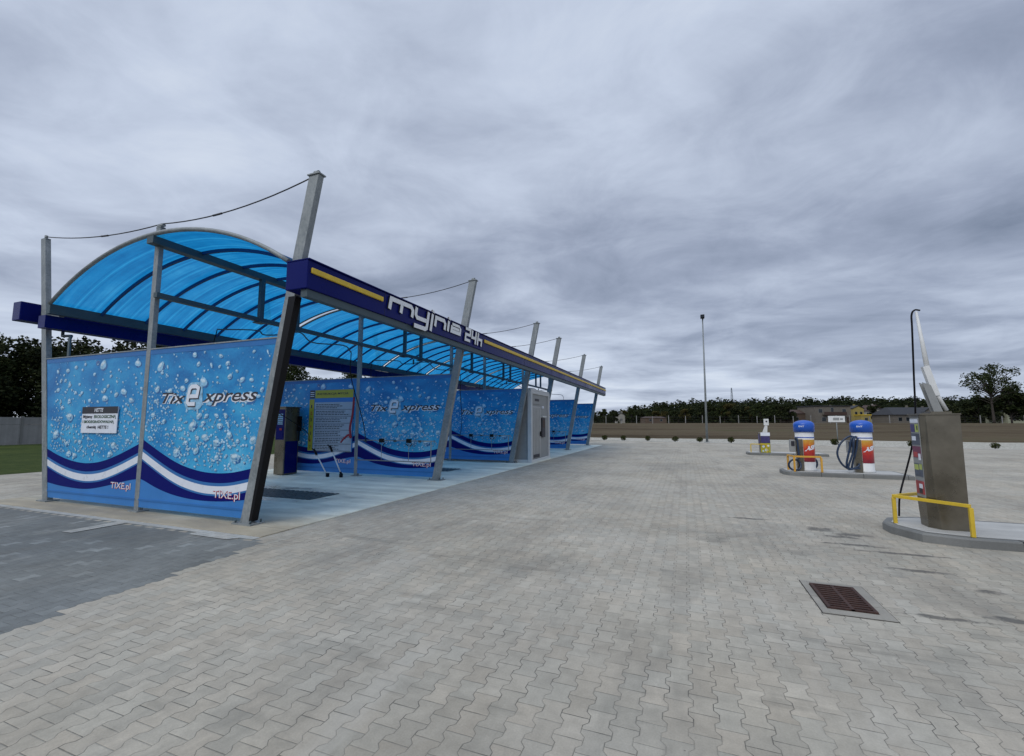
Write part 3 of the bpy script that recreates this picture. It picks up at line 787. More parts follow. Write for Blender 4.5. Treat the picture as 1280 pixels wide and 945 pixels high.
# ------------------------------------------------------------------ wash bay equipment
yb = YP[1] - .04
ib = thing('instruction_board', (-9.95, yb, .7), 'yellow and white wash instruction board on the second printed wall', 'sign')
bm = B(); box(bm, -10.80, -9.12, yb - .03, yb - .012, .70, 2.56); obj('backing', bm, 'lowblue', ib)
bm = B(); box(bm, -10.58, -9.12, yb - .036, yb - .031, 2.30, 2.545); obj('title_strip', bm, 'boardyellow', ib)
bm = B(); box(bm, -10.79, -10.60, yb - .036, yb - .031, 2.30, 2.545); k_ = obj('logo_square', bm, 'ink', ib)
for q in range(3):
    bm = B(); box(bm, -10.77, -10.62, yb - .039, yb - .037, 2.35 + .06 * q, 2.37 + .06 * q); obj('logo_line', bm, 'whiteprint', k_)
bm = B(); box(bm, -10.80, -10.61, yb - .036, yb - .031, .71, 2.27); ysx = obj('program_strip', bm, 'boardyellow', ib)
bm = B(); box(bm, -10.58, -9.14, yb - .036, yb - .031, .70, 2.17); wp = obj('text_panel', bm, 'boardpaper', ib)
stext('title_text', ib, 'INSTRUKCJA MYCIA', -10.5, yb - .039, 2.38, 1.2, .08, 'ink', 0, .02)
rr = random.Random(3)
for q in range(7):
    z1 = 2.13 - q * .205
    stext('program_number', ysx, str(q + 1), -10.73, yb - .039, z1 - .13, .05, .1, 'red' if q % 2 else 'ink', 0, .03)
    bm = B(); box(bm, -10.57, -9.16, yb - .039, yb - .037, z1 - .187, z1 - .175)
    for l in range(3):
        xx = -10.53; xe = rr.uniform(-9.75, -9.25)
        while xx < xe:
            w_ = rr.uniform(.04, .13); box(bm, xx, min(xx + w_, xe), yb - .039, yb - .037, z1 - .04 - .05 * l, z1 - .018 - .05 * l); xx += w_ + .02
    obj('text_line', bm, 'ink', wp)

def terminal(x, y):
    t = thing('wash_terminal', (x + .2, y - .25, 0), 'tall steel payment column standing against the second printed wall', 'payment column')
    bm = B(); box(bm, x, x + .38, y - .62, y - .1, .03, 2.0); obj('housing', bm, 'stainless', t, .012)
    bm = B(); box(bm, x - .02, x + .42, y - .66, y - .08, 2.0, 2.03); obj('lid', bm, 'stainless', t)
    bm = B(); box(bm, x + .03, x + .35, y - .628, y - .621, 1.05, 1.95); f = obj('front_plate', bm, 'fascia', t)
    bm = B(); box(bm, x + .09, x + .29, y - .633, y - .629, 1.5, 1.82)
    obj('display', bm, 'drop', f)
    bm = B()
    for q in range(5): box(bm, x + .1, x + .28, y - .636, y - .634, 1.53 + .055 * q, 1.55 + .055 * q)
    obj('display_text', bm, 'ink', f)
    bm = B(); box(bm, x + .08, x + .3, y - .633, y - .629, 1.1, 1.42)
    for (a, b) in ((.1, .3), (.2, .18)): lathe_at = None
    obj('coin_panel', bm, 'navy', f)
    bm = B(); box(bm, x + .17, x + .27, y - .638, y - .634, 1.33, 1.39); obj('coin_slot', bm, 'redhose', f)
    bm = B(); box(bm, x + .38, x + .384, y - .58, y - .14, .06, 1.0); obj('reflection_plate', bm, 'fascia', t)  # blue reflection low on the steel side, added as a coloured plate
    bm = B(); box(bm, x + .38, x + .48, y - .18, y - .1, 1.3, 1.75); tube(bm, [(x + .43, y - .14, 1.3), (x + .43, y - .14, 1.0)], .02, 6); obj('valve_box', bm, 'black', t)
    return t
terminal(-11.42, 10.5)
ws = thing('wall_sign', (-11.6, 10.45, 1.2), 'small blue and white sign beside the steel payment column', 'sign')
bm = B(); box(bm, -11.78, -11.48, 10.42, 10.44, 1.3, 1.7); obj('sign_plate', bm, 'navy', ws)
bm = B(); box(bm, -11.75, -11.5, 10.412, 10.419, 1.7, 1.93); obj('sign_plate', bm, 'whiteprint', ws)

def boom(y, label, lances=True):
    t = thing('wash_boom', (XM + .13, y, 3.78), label, 'hose boom', 'ceiling hose booms in the wash bays')
    x = XM + .13
    bm = B(); tube(bm, [(x, y, 3.78), (x, y, 3.60)], .03, 8); obj('pivot', bm, 'steel_dark', t)
    bm = B(); tube(bm, spline([(x, y, 3.62), (x - .35, y - .15, 3.62), (x - .5, y - .25, 3.72), (x - 1.25, y - .65, 3.72)], 6), .016, 6); obj('arm', bm, 'steel_dark', t)
    bm = B(); tube(bm, spline([(x, y, 3.64), (x + .5, y + .1, 3.66), (x + .8, y + .2, 3.42), (x + 1.35, y + .6, 3.38), (x + 1.5, y + .7, 3.22)], 6), .016, 6); obj('arm', bm, 'steel_dark', t)
    bm = B(); tube(bm, spline([(x - 1.25, y - .65, 3.70), (x - 1.3, y - .65, 3.3), (x - 1.34, y - .3, 2.6), (x - 1.5, y + 2.2, 1.4), (x - 1.6, y + 2.6, 1.0)], 8), .011, 6); obj('hose', bm, 'black', t)
    bm = B(); tube(bm, spline([(x + 1.5, y + .7, 3.24), (x + 1.45, y + .8, 2.6), (x + 1.0, y + 1.8, 1.6), (x + .55, y + 2.5, 1.0)], 8), .011, 6); obj('hose', bm, 'black', t)
    return t
b0 = boom(7.65, 'double armed hose boom under the roof of the nearest wash bay')
for yy, lb in ((13.2, 'double armed hose boom under the roof of the second wash bay'), (22.0, 'double armed hose boom under the roof beyond the technical cabin'), (27.6, 'double armed hose boom under the roof of the farthest wash bay')):
    c = copy_tree(b0); c.location.y = yy; c['label'] = lb
def lance(x0, z0, x1, z1, y0, y1, label):
    t = thing('spray_lance', (x1, y1, 0), label, 'pressure lance', 'white spray lances leaning by the board')
    bm = B(); tube(bm, [(x0, y0, z0), (x1, y1, z1)], .017, 8); obj('tube', bm, 'white', t)
    d = (Vector((x0, y0, z0)) - Vector((x1, y1, z1))).normalized(); p = Vector((x0, y0, z0))
    bm = B(); tube(bm, [p, p + d * .2], .032, 8); tube(bm, [p + d * .15, p + d * .15 + Vector((-.12, .02, .06))], .02, 6); obj('handle', bm, 'black', t)
    bm = B(); q = Vector((x1, y1, z1)); tube(bm, [q, q - d * .08], .03, 8); tube(bm, [(x1 + .03, y1, .02), (x1 + .03, y1, .12)], .05, 8); obj('holder', bm, 'black', t)
lance(-10.0, .62, -9.6, .08, 10.1, 10.1, 'left one of two white spray lances below the instruction board')
lance(-9.48, .72, -9.16, .16, 10.15, 10.15, 'right one of two white spray lances below the instruction board')
hs = thing('red_brush_hose', (-9.0, 10.4, 1), 'dark red brush hose hanging on the middle post beside the instruction board', 'hose')
bm = B(); tube(bm, spline([(-9.0, 10.42, 2.3), (-9.02, 10.4, 1.8), (-9.08, 10.38, 1.4), (-9.05, 10.4, 1.12), (-9.12, 10.38, 1.2), (-9.26, 10.36, 1.1)], 6), .03, 8); obj('hose', bm, 'redhose', hs)
bm = B(); tube(bm, [(-9.25, 10.36, 1.12), (-9.36, 10.34, .98)], .025, 8); obj('nozzle', bm, 'redhose', hs)

def mat_rack(y, label):
    t = thing('mat_rack', (-7.6, y, 0), label, 'mat rack', 'floor mat racks on the printed walls')
    for z, r in ((.50, .016), (1.06, .014)):
        bm = B(); tube(bm, [(-8.85, y - .22, z), (-6.4 + .12 * z, y - .22, z)], r, 6); obj('rail', bm, 'galv', t)
    for x in (-8.85, -6.35):
        bm = B(); tube(bm, [(x, y - .04, 1.06), (x, y - .22, 1.06), (x, y - .22, .50), (x, y - .04, .50)], .014, 6); obj('bracket', bm, 'galv', t)
    for x in (-7.95, -7.05):
        bm = B(); tube(bm, [(x, y - .22, 1.06), (x, y - .22, .50)], .008, 6); obj('upright', bm, 'galv', t)
        bm = B(); box(bm, x - .07, x + .07, y - .25, y - .19, 1.0, 1.11); tube(bm, [(x - .1, y - .22, .98), (x - .02, y - .22, .92)], .012, 6); tube(bm, [(x + .1, y - .22, .99), (x + .04, y - .22, .9)], .012, 6); obj('clamp', bm, 'black', t)
    for x in (-8.5, -7.5, -6.7):
        bm = B(); box(bm, x - .04, x + .04, y - .24, y - .2, 1.02, 1.08); obj('clamp', bm, 'steel_dark', t)
    return t
mr = mat_rack(YP[1], 'galvanised floor mat rack on the second printed wall')
for k, lb in ((2, 'galvanised floor mat rack on the third printed wall'), (4, 'galvanised floor mat rack just beyond the technical cabin'), ):
    c = copy_tree(mr); c.location.y = YP[k]; c['label'] = lb
def floor_drain(yc, label):
    t = thing('floor_drain', (-9, yc, 0), label, 'drain', 'drains in the wash floor')
    bm = B(); box(bm, -11.0, -7.05, yc - .42, yc + .42, .002, .016); obj('pit', bm, 'kerb_wet', t)
    bm = B()
    for q in range(28):
        x = -10.97 + q * .142; box(bm, x, x + .06, yc - .42, yc + .42, .016, .024)
    obj('grating', bm, 'steel_dark', t)
    return t
M['kerb_wet'] = simple('wet_dark', (.05, .06, .065), .3)
d0 = floor_drain(7.4, 'dark drain grating in the floor of the nearest wash bay')
for yy, lb in ((13.0, 'dark drain grating in the floor of the second wash bay'), (22.3, 'dark drain grating past the technical cabin'), (27.8, 'dark drain grating in the floor of the farthest wash bay')):
    c = copy_tree(d0); c.location.y = yy; c['label'] = lb

# ------------------------------------------------------------------ technical cabin
cb = thing('technical_cabin', (-6.5, 17.7, 0), 'grey metal equipment cabin with white frame and steel door between the wash bays', 'cabin')
CX, CY0, CY1, CZ = -5.56, 16.42, 18.95, 2.84
bm = B(); box(bm, -11.2, CX - .06, CY0 + .06, CY1 - .06, .05, CZ - .06); obj('wall', bm, 'cabgrey', cb)
bm = B()
for y in (CY0, CY1 - .16): box(bm, CX - .16, CX, y, y + .16, .0, CZ)
box(bm, CX - .16, CX, CY0 + .161, CY1 - .161, CZ - .14, CZ); box(bm, CX - .16, CX, CY0 + .161, CY1 - .161, .0, .12)
box(bm, -11.3, CX - .161, CY0, CY0 + .12, CZ - .12, CZ); box(bm, -11.3, CX - .161, CY0, CY0 + .12, .0, .12)
obj('frame', bm, 'cabwhite', cb, .01)
bm = B(); box(bm, -11.3, CX - .01, CY0 + .01, CY1 - .01, CZ, CZ + .05); obj('roof', bm, 'cabwhite', cb)
bm = B(); box(bm, CX - .06, CX - .025, 16.68, 17.72, .14, 2.22); dr = obj('door', bm, 'doorsteel', cb, .006)
bm = B()
for q in range(5): box(bm, CX - .025, CX - .018, 16.76 + .19 * q, 16.77 + .19 * q, .3, 2.15)
obj('door_rib', bm, 'cabgrey', dr)
bm = B(); box(bm, CX - .024, CX + .005, 17.58, 17.66, 1.0, 1.2); tube(bm, [(CX + .0, 17.62, 1.12), (CX + .05, 17.62, 1.12), (CX + .05, 17.48, 1.12)], .014, 6); obj('handle', bm, 'black', dr)
bm = B(); box(bm, CX - .024, CX - .012, 16.74, 17.5, .17, .3); obj('vent', bm, 'ink', dr)
bm = B(); box(bm, CX - .06, CX - .03, 16.7, 17.7, 2.30, 2.62); o = obj('sign_plate', bm, 'cabgrey', cb)
bm = B(); box(bm, CX - .029, CX - .024, 16.95, 17.5, 2.42, 2.52); obj('sign_text', bm, 'ink', o)
bm = B(); box(bm, CX - .06, CX - .01, 17.86, 18.3, .95, 1.75); o = obj('payment_panel', bm, 'ink', cb)
bm = B(); box(bm, CX - .009, CX - .004, 17.93, 18.23, 1.35, 1.68); obj('display', bm, 'roofbrown', o)
bm = B(); box(bm, CX - .06, CX + .03, 17.84, 18.36, 1.78, 1.84); obj('hood', bm, 'cabwhite', cb)
bm = B(); box(bm, CX - .06, CX - .02, 17.95, 18.15, 2.15, 2.25); obj('lamp', bm, 'whiteprint', cb)

# ------------------------------------------------------------------ kerbed islands
def island(name_label, x0, x1, y0, y1, cut):
    t = thing('kerbed_island', ((x0 + x1) / 2, (y0 + y1) / 2, 0), name_label, 'island', 'kerbed concrete islands in the yard')
    # outline: clipped near-left corner, clipped far-left corner
    out = [(x0 + cut * 1.1, y0), (x1, y0), (x1, y1), (x0 + cut, y1), (x0 + cut * .3, y1 - cut * .35), (x0, y1 - cut), (x0, y0 + cut), (x0 + cut * .35, y0 + cut * .25)]
    cx, cy = (x0 + x1) / 2, (y0 + y1) / 2
    def inset(d):
        res = []; n = len(out)
        for i in range(n):
            a, b, c = Vector(out[i - 1]), Vector(out[i]), Vector(out[(i + 1) % n])
            d0 = (b - a).normalized(); d1 = (c - b).normalized(); n0 = Vector((-d0.y, d0.x)); n1 = Vector((-d1.y, d1.x)); m = (n0 + n1).normalized()
            res.append(b + m * d / max(.5, m.dot(n0)))
        return res
    lv = [(0, -.05), (.0, .095), (.015, .115), (.10, .115)]
    bm = B(); rings = [[bm.verts.new((p.x, p.y, z)) for p in inset(d)] for d, z in lv]
    rings[0] = rings[0]
    for a, b in zip(rings, rings[1:]):
        for k in range(len(out)): bm.faces.new([a[k], a[(k + 1) % len(out)], b[(k + 1) % len(out)], b[k]])
    bm.faces.new(rings[0][::-1])
    kb = obj('kerb', bm, 'kerb', t)
    bm = B(); ii = inset(.10); bm.faces.new([bm.verts.new((p.x, p.y, .119)) for p in ii]); obj('paved_top', bm, 'concrete', t, fixn=False)
    # kerb joints
    bm = B(); x = x0 + cut * 1.1 + .5
    while x < x1 - .1:
        box(bm, x, x + .008, y0 - .002, y0 + .1, -.04, .1175); x += 1.0
    obj('kerb_joint', bm, 'pit', kb)
island('concrete kerbed island under the tall steel dispenser at right', 2.65, 13.5, 7.37, 8.75, .55)
island('concrete kerbed island carrying the two blue capped vacuum cleaners', 2.72, 5.75, 15.3, 16.6, .35)
island('distant concrete kerbed island carrying the purple fronted dispenser', 2.8, 6.1, 24.35, 25.6, .35)

# ------------------------------------------------------------------ tall steel dispenser with boom
dp = thing('car_care_dispenser', (3.24, 7.95, .12), 'tall stainless steel dispenser with picture front and raised white boom', 'dispenser')
X0, X1, Y0, Y1, ZB, ZT = 3.08, 3.465, 7.80, 8.14, .12, 1.66
bm = B()
pl = [(X0 + .10, Y0), (X1, Y0), (X1, Y1), (X0, Y1), (X0, Y0 + .13)]     # chamfered foot
pt_ = [(X0 + .03, Y0), (X1 + .01, Y0 - .01), (X1 + .01, Y1), (X0 - .03, Y1), (X0 - .03, Y0 + .05)]
z_mid = ZB + .3
def mixp(t): return [(a[0] + (b[0] - a[0]) * t, a[1] + (b[1] - a[1]) * t) for a, b in zip(pl, pt_)]
rg = [[bm.verts.new((x, y, z)) for x, y in mixp(t)] for t, z in ((0, ZB), (.55, z_mid), (1, ZT))]
for a, b in zip(rg, rg[1:]):
    for k in range(5): bm.faces.new([a[k], a[(k + 1) % 5], b[(k + 1) % 5], b[k]])
bm.faces.new(rg[0][::-1]); bm.faces.new(rg[-1])
obj('cabinet', bm, 'stainless', dp, .006)
bm = B(); box(bm, X0 - .045, X1 + .015, Y0 - .02, Y1 + .02, ZT, ZT + .018); obj('lid', bm, 'stainless', dp)
# picture front on the -X side
def xside(z): return X0 - .03 * (.55 + .45 * (z - z_mid) / (ZT - z_mid)) - .004
bm = B(); z0, z1 = .52, 1.62
hexa(bm, [(xside(z0) - .002, Y0 + .075, z0), (xside(z0) + .004, Y0 + .075, z0), (xside(z0) + .004, Y1 - .03, z0), (xside(z0) - .002, Y1 - .03, z0),
          (xside(z1) - .002, Y0 + .06, z1), (xside(z1) + .004, Y0 + .06, z1), (xside(z1) + .004, Y1 - .03, z1), (xside(z1) - .002, Y1 - .03, z1)])
fr = obj('picture_front', bm, 'cabgrey', dp)
def tile(name, za, zb_, ya, yb_, mat, par=None, lift=.006):
    bm = B(); xa, xb = xside(za) - lift, xside(zb_) - lift
    hexa(bm, [(xa, ya, za), (xa + .002, ya, za), (xa + .002, yb_, za), (xa, yb_, za), (xb, ya, zb_), (xb + .002, ya, zb_), (xb + .002, yb_, zb_), (xb, yb_, zb_)])
    return obj(name, bm, mat, par or fr)
yL, yR = Y1 - .035, Y0 + .075
M['lime'] = simple('lime_print', (.42, .50, .12), .4); M['maroon'] = simple('maroon_print', (.16, .03, .08), .4); M['redp'] = simple('redder_print', (.36, .04, .045), .4, 0, .4, 9)
M['slate'] = simple('slate_print', (.07, .085, .12), .4, 0, .5, 8)
tile('header_strip', 1.55, 1.60, yR, yL, 'whiteprint')
tile('picture_tile', 1.42, 1.53, yR + 0.108, yL, 'purple'); tile('picture_tile', 1.42, 1.53, yR + 0.007, yR + 0.101, 'lime'); tile('picture_mark', 1.45, 1.51, yR + 0.022, yR + 0.050, 'ink', None, .008)
tile('picture_tile', 1.24, 1.40, yR, yL, 'slate'); tile('picture_mark', 1.30, 1.36, yR + 0.101, yL - .015, 'whiteprint', None, .008)
tile('picture_tile', 1.06, 1.22, yR, yL, 'maroon'); tile('picture_mark', 1.07, 1.14, yR + 0.094, yL - .015, 'redp', None, .008); tile('price_label', 1.03, 1.12, yR + 0.007, yR + 0.072, 'whiteprint', None, .010)
tile('picture_tile', .80, .98, yR, yL, 'slate'); tile('picture_mark', .90, .975, yR + 0.007, yR + 0.079, 'lime', None, .008); tile('picture_mark', .89, .965, yR + 0.108, yL - .01, 'lime', None, .008)
tile('picture_tile', .56, .74, yR, yL, 'redp'); tile('picture_mark', .64, .70, yR + 0.043, yR + 0.137, 'whiteprint', None, .008); tile('picture_mark', .57, .64, yR + 0.058, yR + 0.144, 'ink', None, .008)
n_before = set(dp.children)
# boom
bm = B(); box(bm, 3.13, 3.36, 7.85, 8.1, ZT + .018, ZT + .045); obj('boom_base', bm, 'stainless', dp)
bm = B()
for yy in (7.93, 8.02):
    hexa(bm, [(3.20, yy - .008, 1.70), (3.30, yy - .008, 1.70), (3.30, yy + .008, 1.70), (3.20, yy + .008, 1.70), (3.10, yy - .008, 2.12), (3.19, yy - .008, 2.08), (3.19, yy + .008, 2.08), (3.10, yy + .008, 2.12)])
obj('boom_bracket', bm, 'cabgrey', dp)
bm = B(); tube(bm, [(3.36, 7.975, 1.72), (3.20, 7.975, 2.12)], .026, 8); obj('gas_strut', bm, 'white', dp)
bm = B(); bar(bm, (3.255, 7.975, 1.93), (3.165, 7.975, 2.35), .075, .075); obj('boom_sleeve', bm, 'white', dp)
bm = B(); tube(bm, [(3.2, 7.975, 2.2), (3.125, 7.975, 3.15)], .034, 10, 0, .016); obj('boom_tube', bm, 'white', dp)
bm = B(); tube(bm, spline([(3.17, 7.975, 3.165), (3.11, 7.975, 3.175), (3.075, 7.99, 3.11), (3.07, 8.0, 2.9), (3.09, 8.13, 2.2), (3.10, 8.22, 1.65), (3.05, 8.28, 1.2), (2.98, 8.3, .9), (2.85, 8.25, .5), (2.80, 8.2, .2)], 8), .012, 8); obj('hose', bm, 'black', dp)
for o in dp.children:
    if o not in n_before: o.location += Vector((.055, .0, 0))
def rail(legs, ztop, base, label, mat='yellow', th=.05, extra_legs=()):
    c = legs[len(legs) // 2]
    t = thing('guard_rail', (c[0], c[1], base), label, 'guard rail', 'yellow guard rails on the islands')
    for (x, y) in legs + list(extra_legs):
        bm = B(); box(bm, x - th / 2, x + th / 2, y - th / 2, y + th / 2, base, ztop - th / 2 - .001); obj('post', bm, mat, t, .004)
    for a, b in zip(legs, legs[1:]):
        bm = B(); bar(bm, (a[0], a[1], ztop), (b[0], b[1], ztop), th, th); obj('bar', bm, mat, t, .004)
    return t
rail([(3.33, 7.45), (2.77, 8.09), (3.33, 8.60)], .50, .119, 'yellow tube guard rail wrapped round the foot of the steel dispenser', 'yellow', .042)

# ------------------------------------------------------------------ vacuum cleaners
def vacuum(x, y, label, loops):
    t = thing('vacuum_cleaner', (x, y, .12), label, 'vacuum cleaner', 'blue capped vacuum cleaners on the island')
    r = .245
    bm = B(); lathe(bm, x, y, [(r + .01, .12), (r + .01, .17), (r, .18), (r, 1.30)], 32); obj('drum', bm, 'white', t)
    bm = B(); lathe(bm, x, y, [(r + .006, 1.10), (r + .006, 1.125)], 32); obj('band', bm, 'bluecap', t)
    prof = [(r + .03, 1.28), (r + .03, 1.50)] + [((r + .03) * math.cos(a), 1.50 + .13 * math.sin(a)) for a in [math.pi / 2 * k / 6 for k in range(1, 6)]] + [(.02, 1.632)]
    bm = B(); lathe(bm, x, y, prof, 32); cp = obj('cap', bm, 'bluecap', t)
    face = math.atan2(-y, -x) + .10     # label faces the yard and the camera side
    def bend(a0, z0, rr): return lambda a, b: Vector((x + rr * math.cos(a0 + a / rr), y + rr * math.sin(a0 + a / rr), z0 + b))
    # printed wrap
    bm = B(); n = 26; a0, a1 = -math.pi * .62, -math.pi * .02; rows = []
    for z in [.39 + .66 * q / 8 for q in range(9)]:
        rows.append([bm.verts.new((x + (r + .003) * math.cos(a0 + (a1 - a0) * k / n), y + (r + .003) * math.sin(a0 + (a1 - a0) * k / n), z)) for k in range(n + 1)])
    for p, q in zip(rows, rows[1:]):
        for k in range(n): f = bm.faces.new([p[k], p[k + 1], q[k + 1], q[k]]); f.smooth = True
    lb = obj('printed_wrap', bm, 'wrap', t)
    bm = B()
    def bend2(a, b):
        ang = -math.pi * .585 + a / (r); return Vector((x + (r + .007) * math.cos(ang), y + (r + .007) * math.sin(ang), .70 + b + .24 * a))
    text_bm(bm, 'ASPI', (0, 0, 0), (1, 0, 0), (0, 0, 1), .40, .13, 0, .25, .06, 0, (0, 0, 1), bend2); obj('wrap_lettering', bm, 'whiteprint', lb)
    bm = B()
    def bend3(a, b):
        ang = -math.pi * .72 + a / r; return Vector((x + (r + .034) * math.cos(ang), y + (r + .034) * math.sin(ang), 1.42 + b))
    text_bm(bm, 'ENT', (0, 0, 0), (1, 0, 0), (0, 0, 1), .13, .045, 0, 0, .03, 0, (0, 0, 1), bend3); obj('cap_lettering', bm, 'whiteprint', cp)
    # steel column with controls on the left
    bm = B(); box(bm, x - r - .03, x - r + .14, y - .27, y - .10, .12, 1.06); obj('control_column', bm, 'stainless', t, .01)
    bm = B(); box(bm, x - r - .19, x - r - .04, y - .24, y - .10, .68, 1.04); hb = obj('nozzle_holder', bm, 'cabgrey', t, .01)
    bm = B(); box(bm, x - r - .16, x - r - .07, y - .245, y - .241, .85, 1.0); obj('display', bm, 'ink', hb)
    for pts in loops:
        bm = B(); tube(bm, spline([(x + a, y + b, c) for a, b, c in pts], 8), .028, 8); obj('suction_hose', bm, 'hoseblue', t)
    return t
def wrap_mat():
    t = newmat('wrap_print')
    z = t.xyz(t.pos)[2]
    n = t.noise(t.pos, 9, 4, .6, 1.2)
    f = t.m('ADD', t.rng(z, .39, 1.05), t.m('MULTIPLY', t.m('SUBTRACT', n, .5), .55))
    t.put(t.b.inputs['Base Color'], t.ramp(f, [(.0, (.16, .012, .03)), (.35, (.40, .02, .02)), (.6, (.55, .05, .02)), (.8, (.62, .20, .02)), (1.0, (.60, .36, .05))]))
    t.b.inputs['Roughness'].default_value = .3
    return t.mat
M['wrap'] = wrap_mat()
ringpts = [(-.36 + .155 * math.cos(a), -.33 + .03 * math.sin(2 * a), .30 + .155 * math.sin(a)) for a in [math.pi * .6 + 2 * math.pi * k / 14 for k in range(28)]]
ring2 = [(.22 + .12 * math.cos(a), .22, .32 + .155 * math.sin(a)) for a in [2 * math.pi * k / 12 for k in range(13)]]
vacuum(3.38, 15.92, 'left vacuum cleaner with hose coiled behind the orange rail', [[(-.28, -.2, 1.05), (-.27, -.32, 1.1), (-.25, -.33, .9), (-.25, -.33, .5)] + ringpts, ring2])
vacuum(4.84, 15.98, 'right vacuum cleaner with dark hose looping out to its left', [
    [(-.2, -.25, 1.12), (-.4, -.3, 1.15), (-.62, -.32, .95), (-.72, -.33, .65), (-.62, -.33, .35), (-.42, -.32, .22), (-.35, -.32, .45), (-.25, -.33, .8), (-.2, -.32, 1.1)],
    [(-.2, -.25, 1.14), (-.35, -.36, 1.1), (-.42, -.36, .8), (-.52, -.36, .35), (-.42, -.36, .23), (-.25, -.34, .3), (-.2, -.33, .38)],
    [(-.22, -.26, 1.15), (-.32, -.4, 1.05), (-.36, -.4, .7), (-.50, -.4, .25), (-.35, -.38, .24), (-.2, -.33, .25)]])
rail([(2.92, 15.98), (2.98, 15.42), (3.66, 15.42)], .56, .119, 'orange yellow guard rail in front of the left vacuum cleaner', 'orangerail', .05)

# ------------------------------------------------------------------ distant dispenser
md = thing('car_care_dispenser', (3.55, 24.75, .12), 'small distant dispenser with purple front and white folded boom', 'dispenser')
bm = B(); box(bm, 3.36, 3.80, 24.55, 24.95, .119, 1.08); obj('cabinet', bm, 'stainless', md, .01)
bm = B(); box(bm, 3.40, 3.80, 24.54, 24.549, .92, 1.08); obj('header_strip', bm, 'whiteprint', md)
bm = B(); box(bm, 3.40, 3.78, 24.54, 24.549, .58, .91); pf = obj('picture_front', bm, 'purple', md)
bm = B(); text_bm(bm, 'SPRAY', (3.46, 24.535, .78), (1, 0, 0), (0, 0, 1), .26, .06, 0, 0, .03, 0, (0, -1, 0)); bm.free()
bm = B(); box(bm, 3.38, 3.79, 24.54, 24.549, .13, .57); o = obj('picture_front', bm, 'boardyellow', md)
for (px, pz, pr_) in ((3.5, .42, .06), (3.62, .25, .07), (3.7, .45, .05), (3.48, .2, .04)):
    bm = B(); tube(bm, [(px, 24.539, pz), (px, 24.532, pz)], pr_, 12); obj('coin_picture', bm, 'whiteprint' if pz > .3 else 'drop_hi', o)
bm = B(); box(bm, 3.34, 3.36, 24.56, 24.94, .5, 1.0); obj('side_label', bm, 'purple', md)
bm = B(); hexa(bm, [(3.52, 24.7, 1.08), (3.72, 24.7, 1.08), (3.72, 24.8, 1.08), (3.52, 24.8, 1.08), (3.64, 24.7, 1.42), (3.74, 24.7, 1.42), (3.74, 24.8, 1.42), (3.64, 24.8, 1.42)]); obj('boom_bracket', bm, 'white', md)
bm = B(); box(bm, 3.60, 3.80, 24.68, 24.82, 1.43, 1.74); tube(bm, [(3.71, 24.67, 1.62), (3.71, 24.66, 1.62)], .04, 10, 0); obj('boom_head', bm, 'white', md)
bm = B(); tube(bm, [(3.7, 24.665, 1.62), (3.7, 24.655, 1.62)], .04, 10); obj('bolt', bm, 'ink', md)
rail([(3.62, 24.40), (2.98, 24.75)], .52, .119, 'thin yellow guard rail beside the distant purple dispenser', 'yellow', .04)

# ------------------------------------------------------------------ gully grate in the paving
gt = thing('gully_grate', (1.235, 4.87, 0), 'rusty iron gully grate set in the paving at right', 'drain grate')
bm = B(); box(bm, .994, 1.507, 4.462, 5.286, .0005, .002)
obj('joint', bm, 'pit', gt)
bm = B()
xa, xb, ya, yb2 = 1.0, 1.50, 4.47, 5.28
for (a, b, c, d) in ((xa, 1.055, ya, 4.85), (xa, 1.055, 4.856, yb2), (1.415, xb, ya, 4.74), (1.415, xb, 4.746, yb2), (1.056, 1.414, ya, 4.575), (1.056, 1.414, 5.185, yb2)):
    box(bm, a, b, c, d, .0022, .006)
obj('surround', bm, 'kerb_pale', gt) if 'kerb_pale' in M else obj('concrete_surround', bm, 'concrete_mid', gt) if 'concrete_mid' in M else obj('concrete_surround', bm, 'kerb', gt)
bm = B(); box(bm, 1.056, 1.414, 4.576, 5.184, .001, .004); obj('pit', bm, 'pit', gt)  # flat black sheet, the hole's darkness put into its colour
bm = B()
box(bm, 1.06, 1.085, 4.58, 5.18, .005, .02); box(bm, 1.385, 1.41, 4.58, 5.18, .005, .02); box(bm, 1.225, 1.25, 4.58, 5.18, .005, .02)
box(bm, 1.0851, 1.3849, 4.58, 4.60, .0055, .0195); box(bm, 1.0851, 1.3849, 5.16, 5.18, .0055, .0195)
for q in range(10): box(bm, 1.0851, 1.3849, 4.635 + q * .053, 4.655 + q * .053, .006, .019)
obj('grate', bm, 'rust', gt)

# ------------------------------------------------------------------ yard lamp, small sign, shrubs
lp = thing('yard_lamp', (1.6, 38.8, 0), 'tall slim grey lamp post with a single floodlight at the edge of the gravel', 'lamp post')
bm = B(); tube(bm, [(1.6, 38.8, -.02), (1.66, 38.8, 10.0)], .095, 10, 0, .045); obj('pole', bm, 'galv', lp)
bm = B(); box(bm, 1.4, 1.8, 38.6, 39.0, .0, .06); obj('base_plate', bm, 'galv', lp)
bm = B(); tube(bm, [(1.66, 38.8, 9.9), (1.70, 38.75, 10.1)], .05, 8); obj('arm', bm, 'steel_dark', lp)
bm = B(); box(bm, 1.50, 1.80, 38.45, 38.85, 10.02, 10.30); hd = obj('floodlight', bm, 'black', lp, .02)
bm = B(); box(bm, 1.53, 1.77, 38.44, 38.449, 10.05, 10.27); obj('lens', bm, 'glassdark', hd)
sg = thing('small_sign', (9.9, 37.2, 0), 'white notice on a thin post behind the vacuum cleaners', 'sign')
sx, sy = 9.72, 36.6; sg.location = (sx, sy, 0)
bm = B(); tube(bm, [(sx, sy, -.02), (sx, sy, 2.05)], .03, 8); obj('post', bm, 'galv', sg)
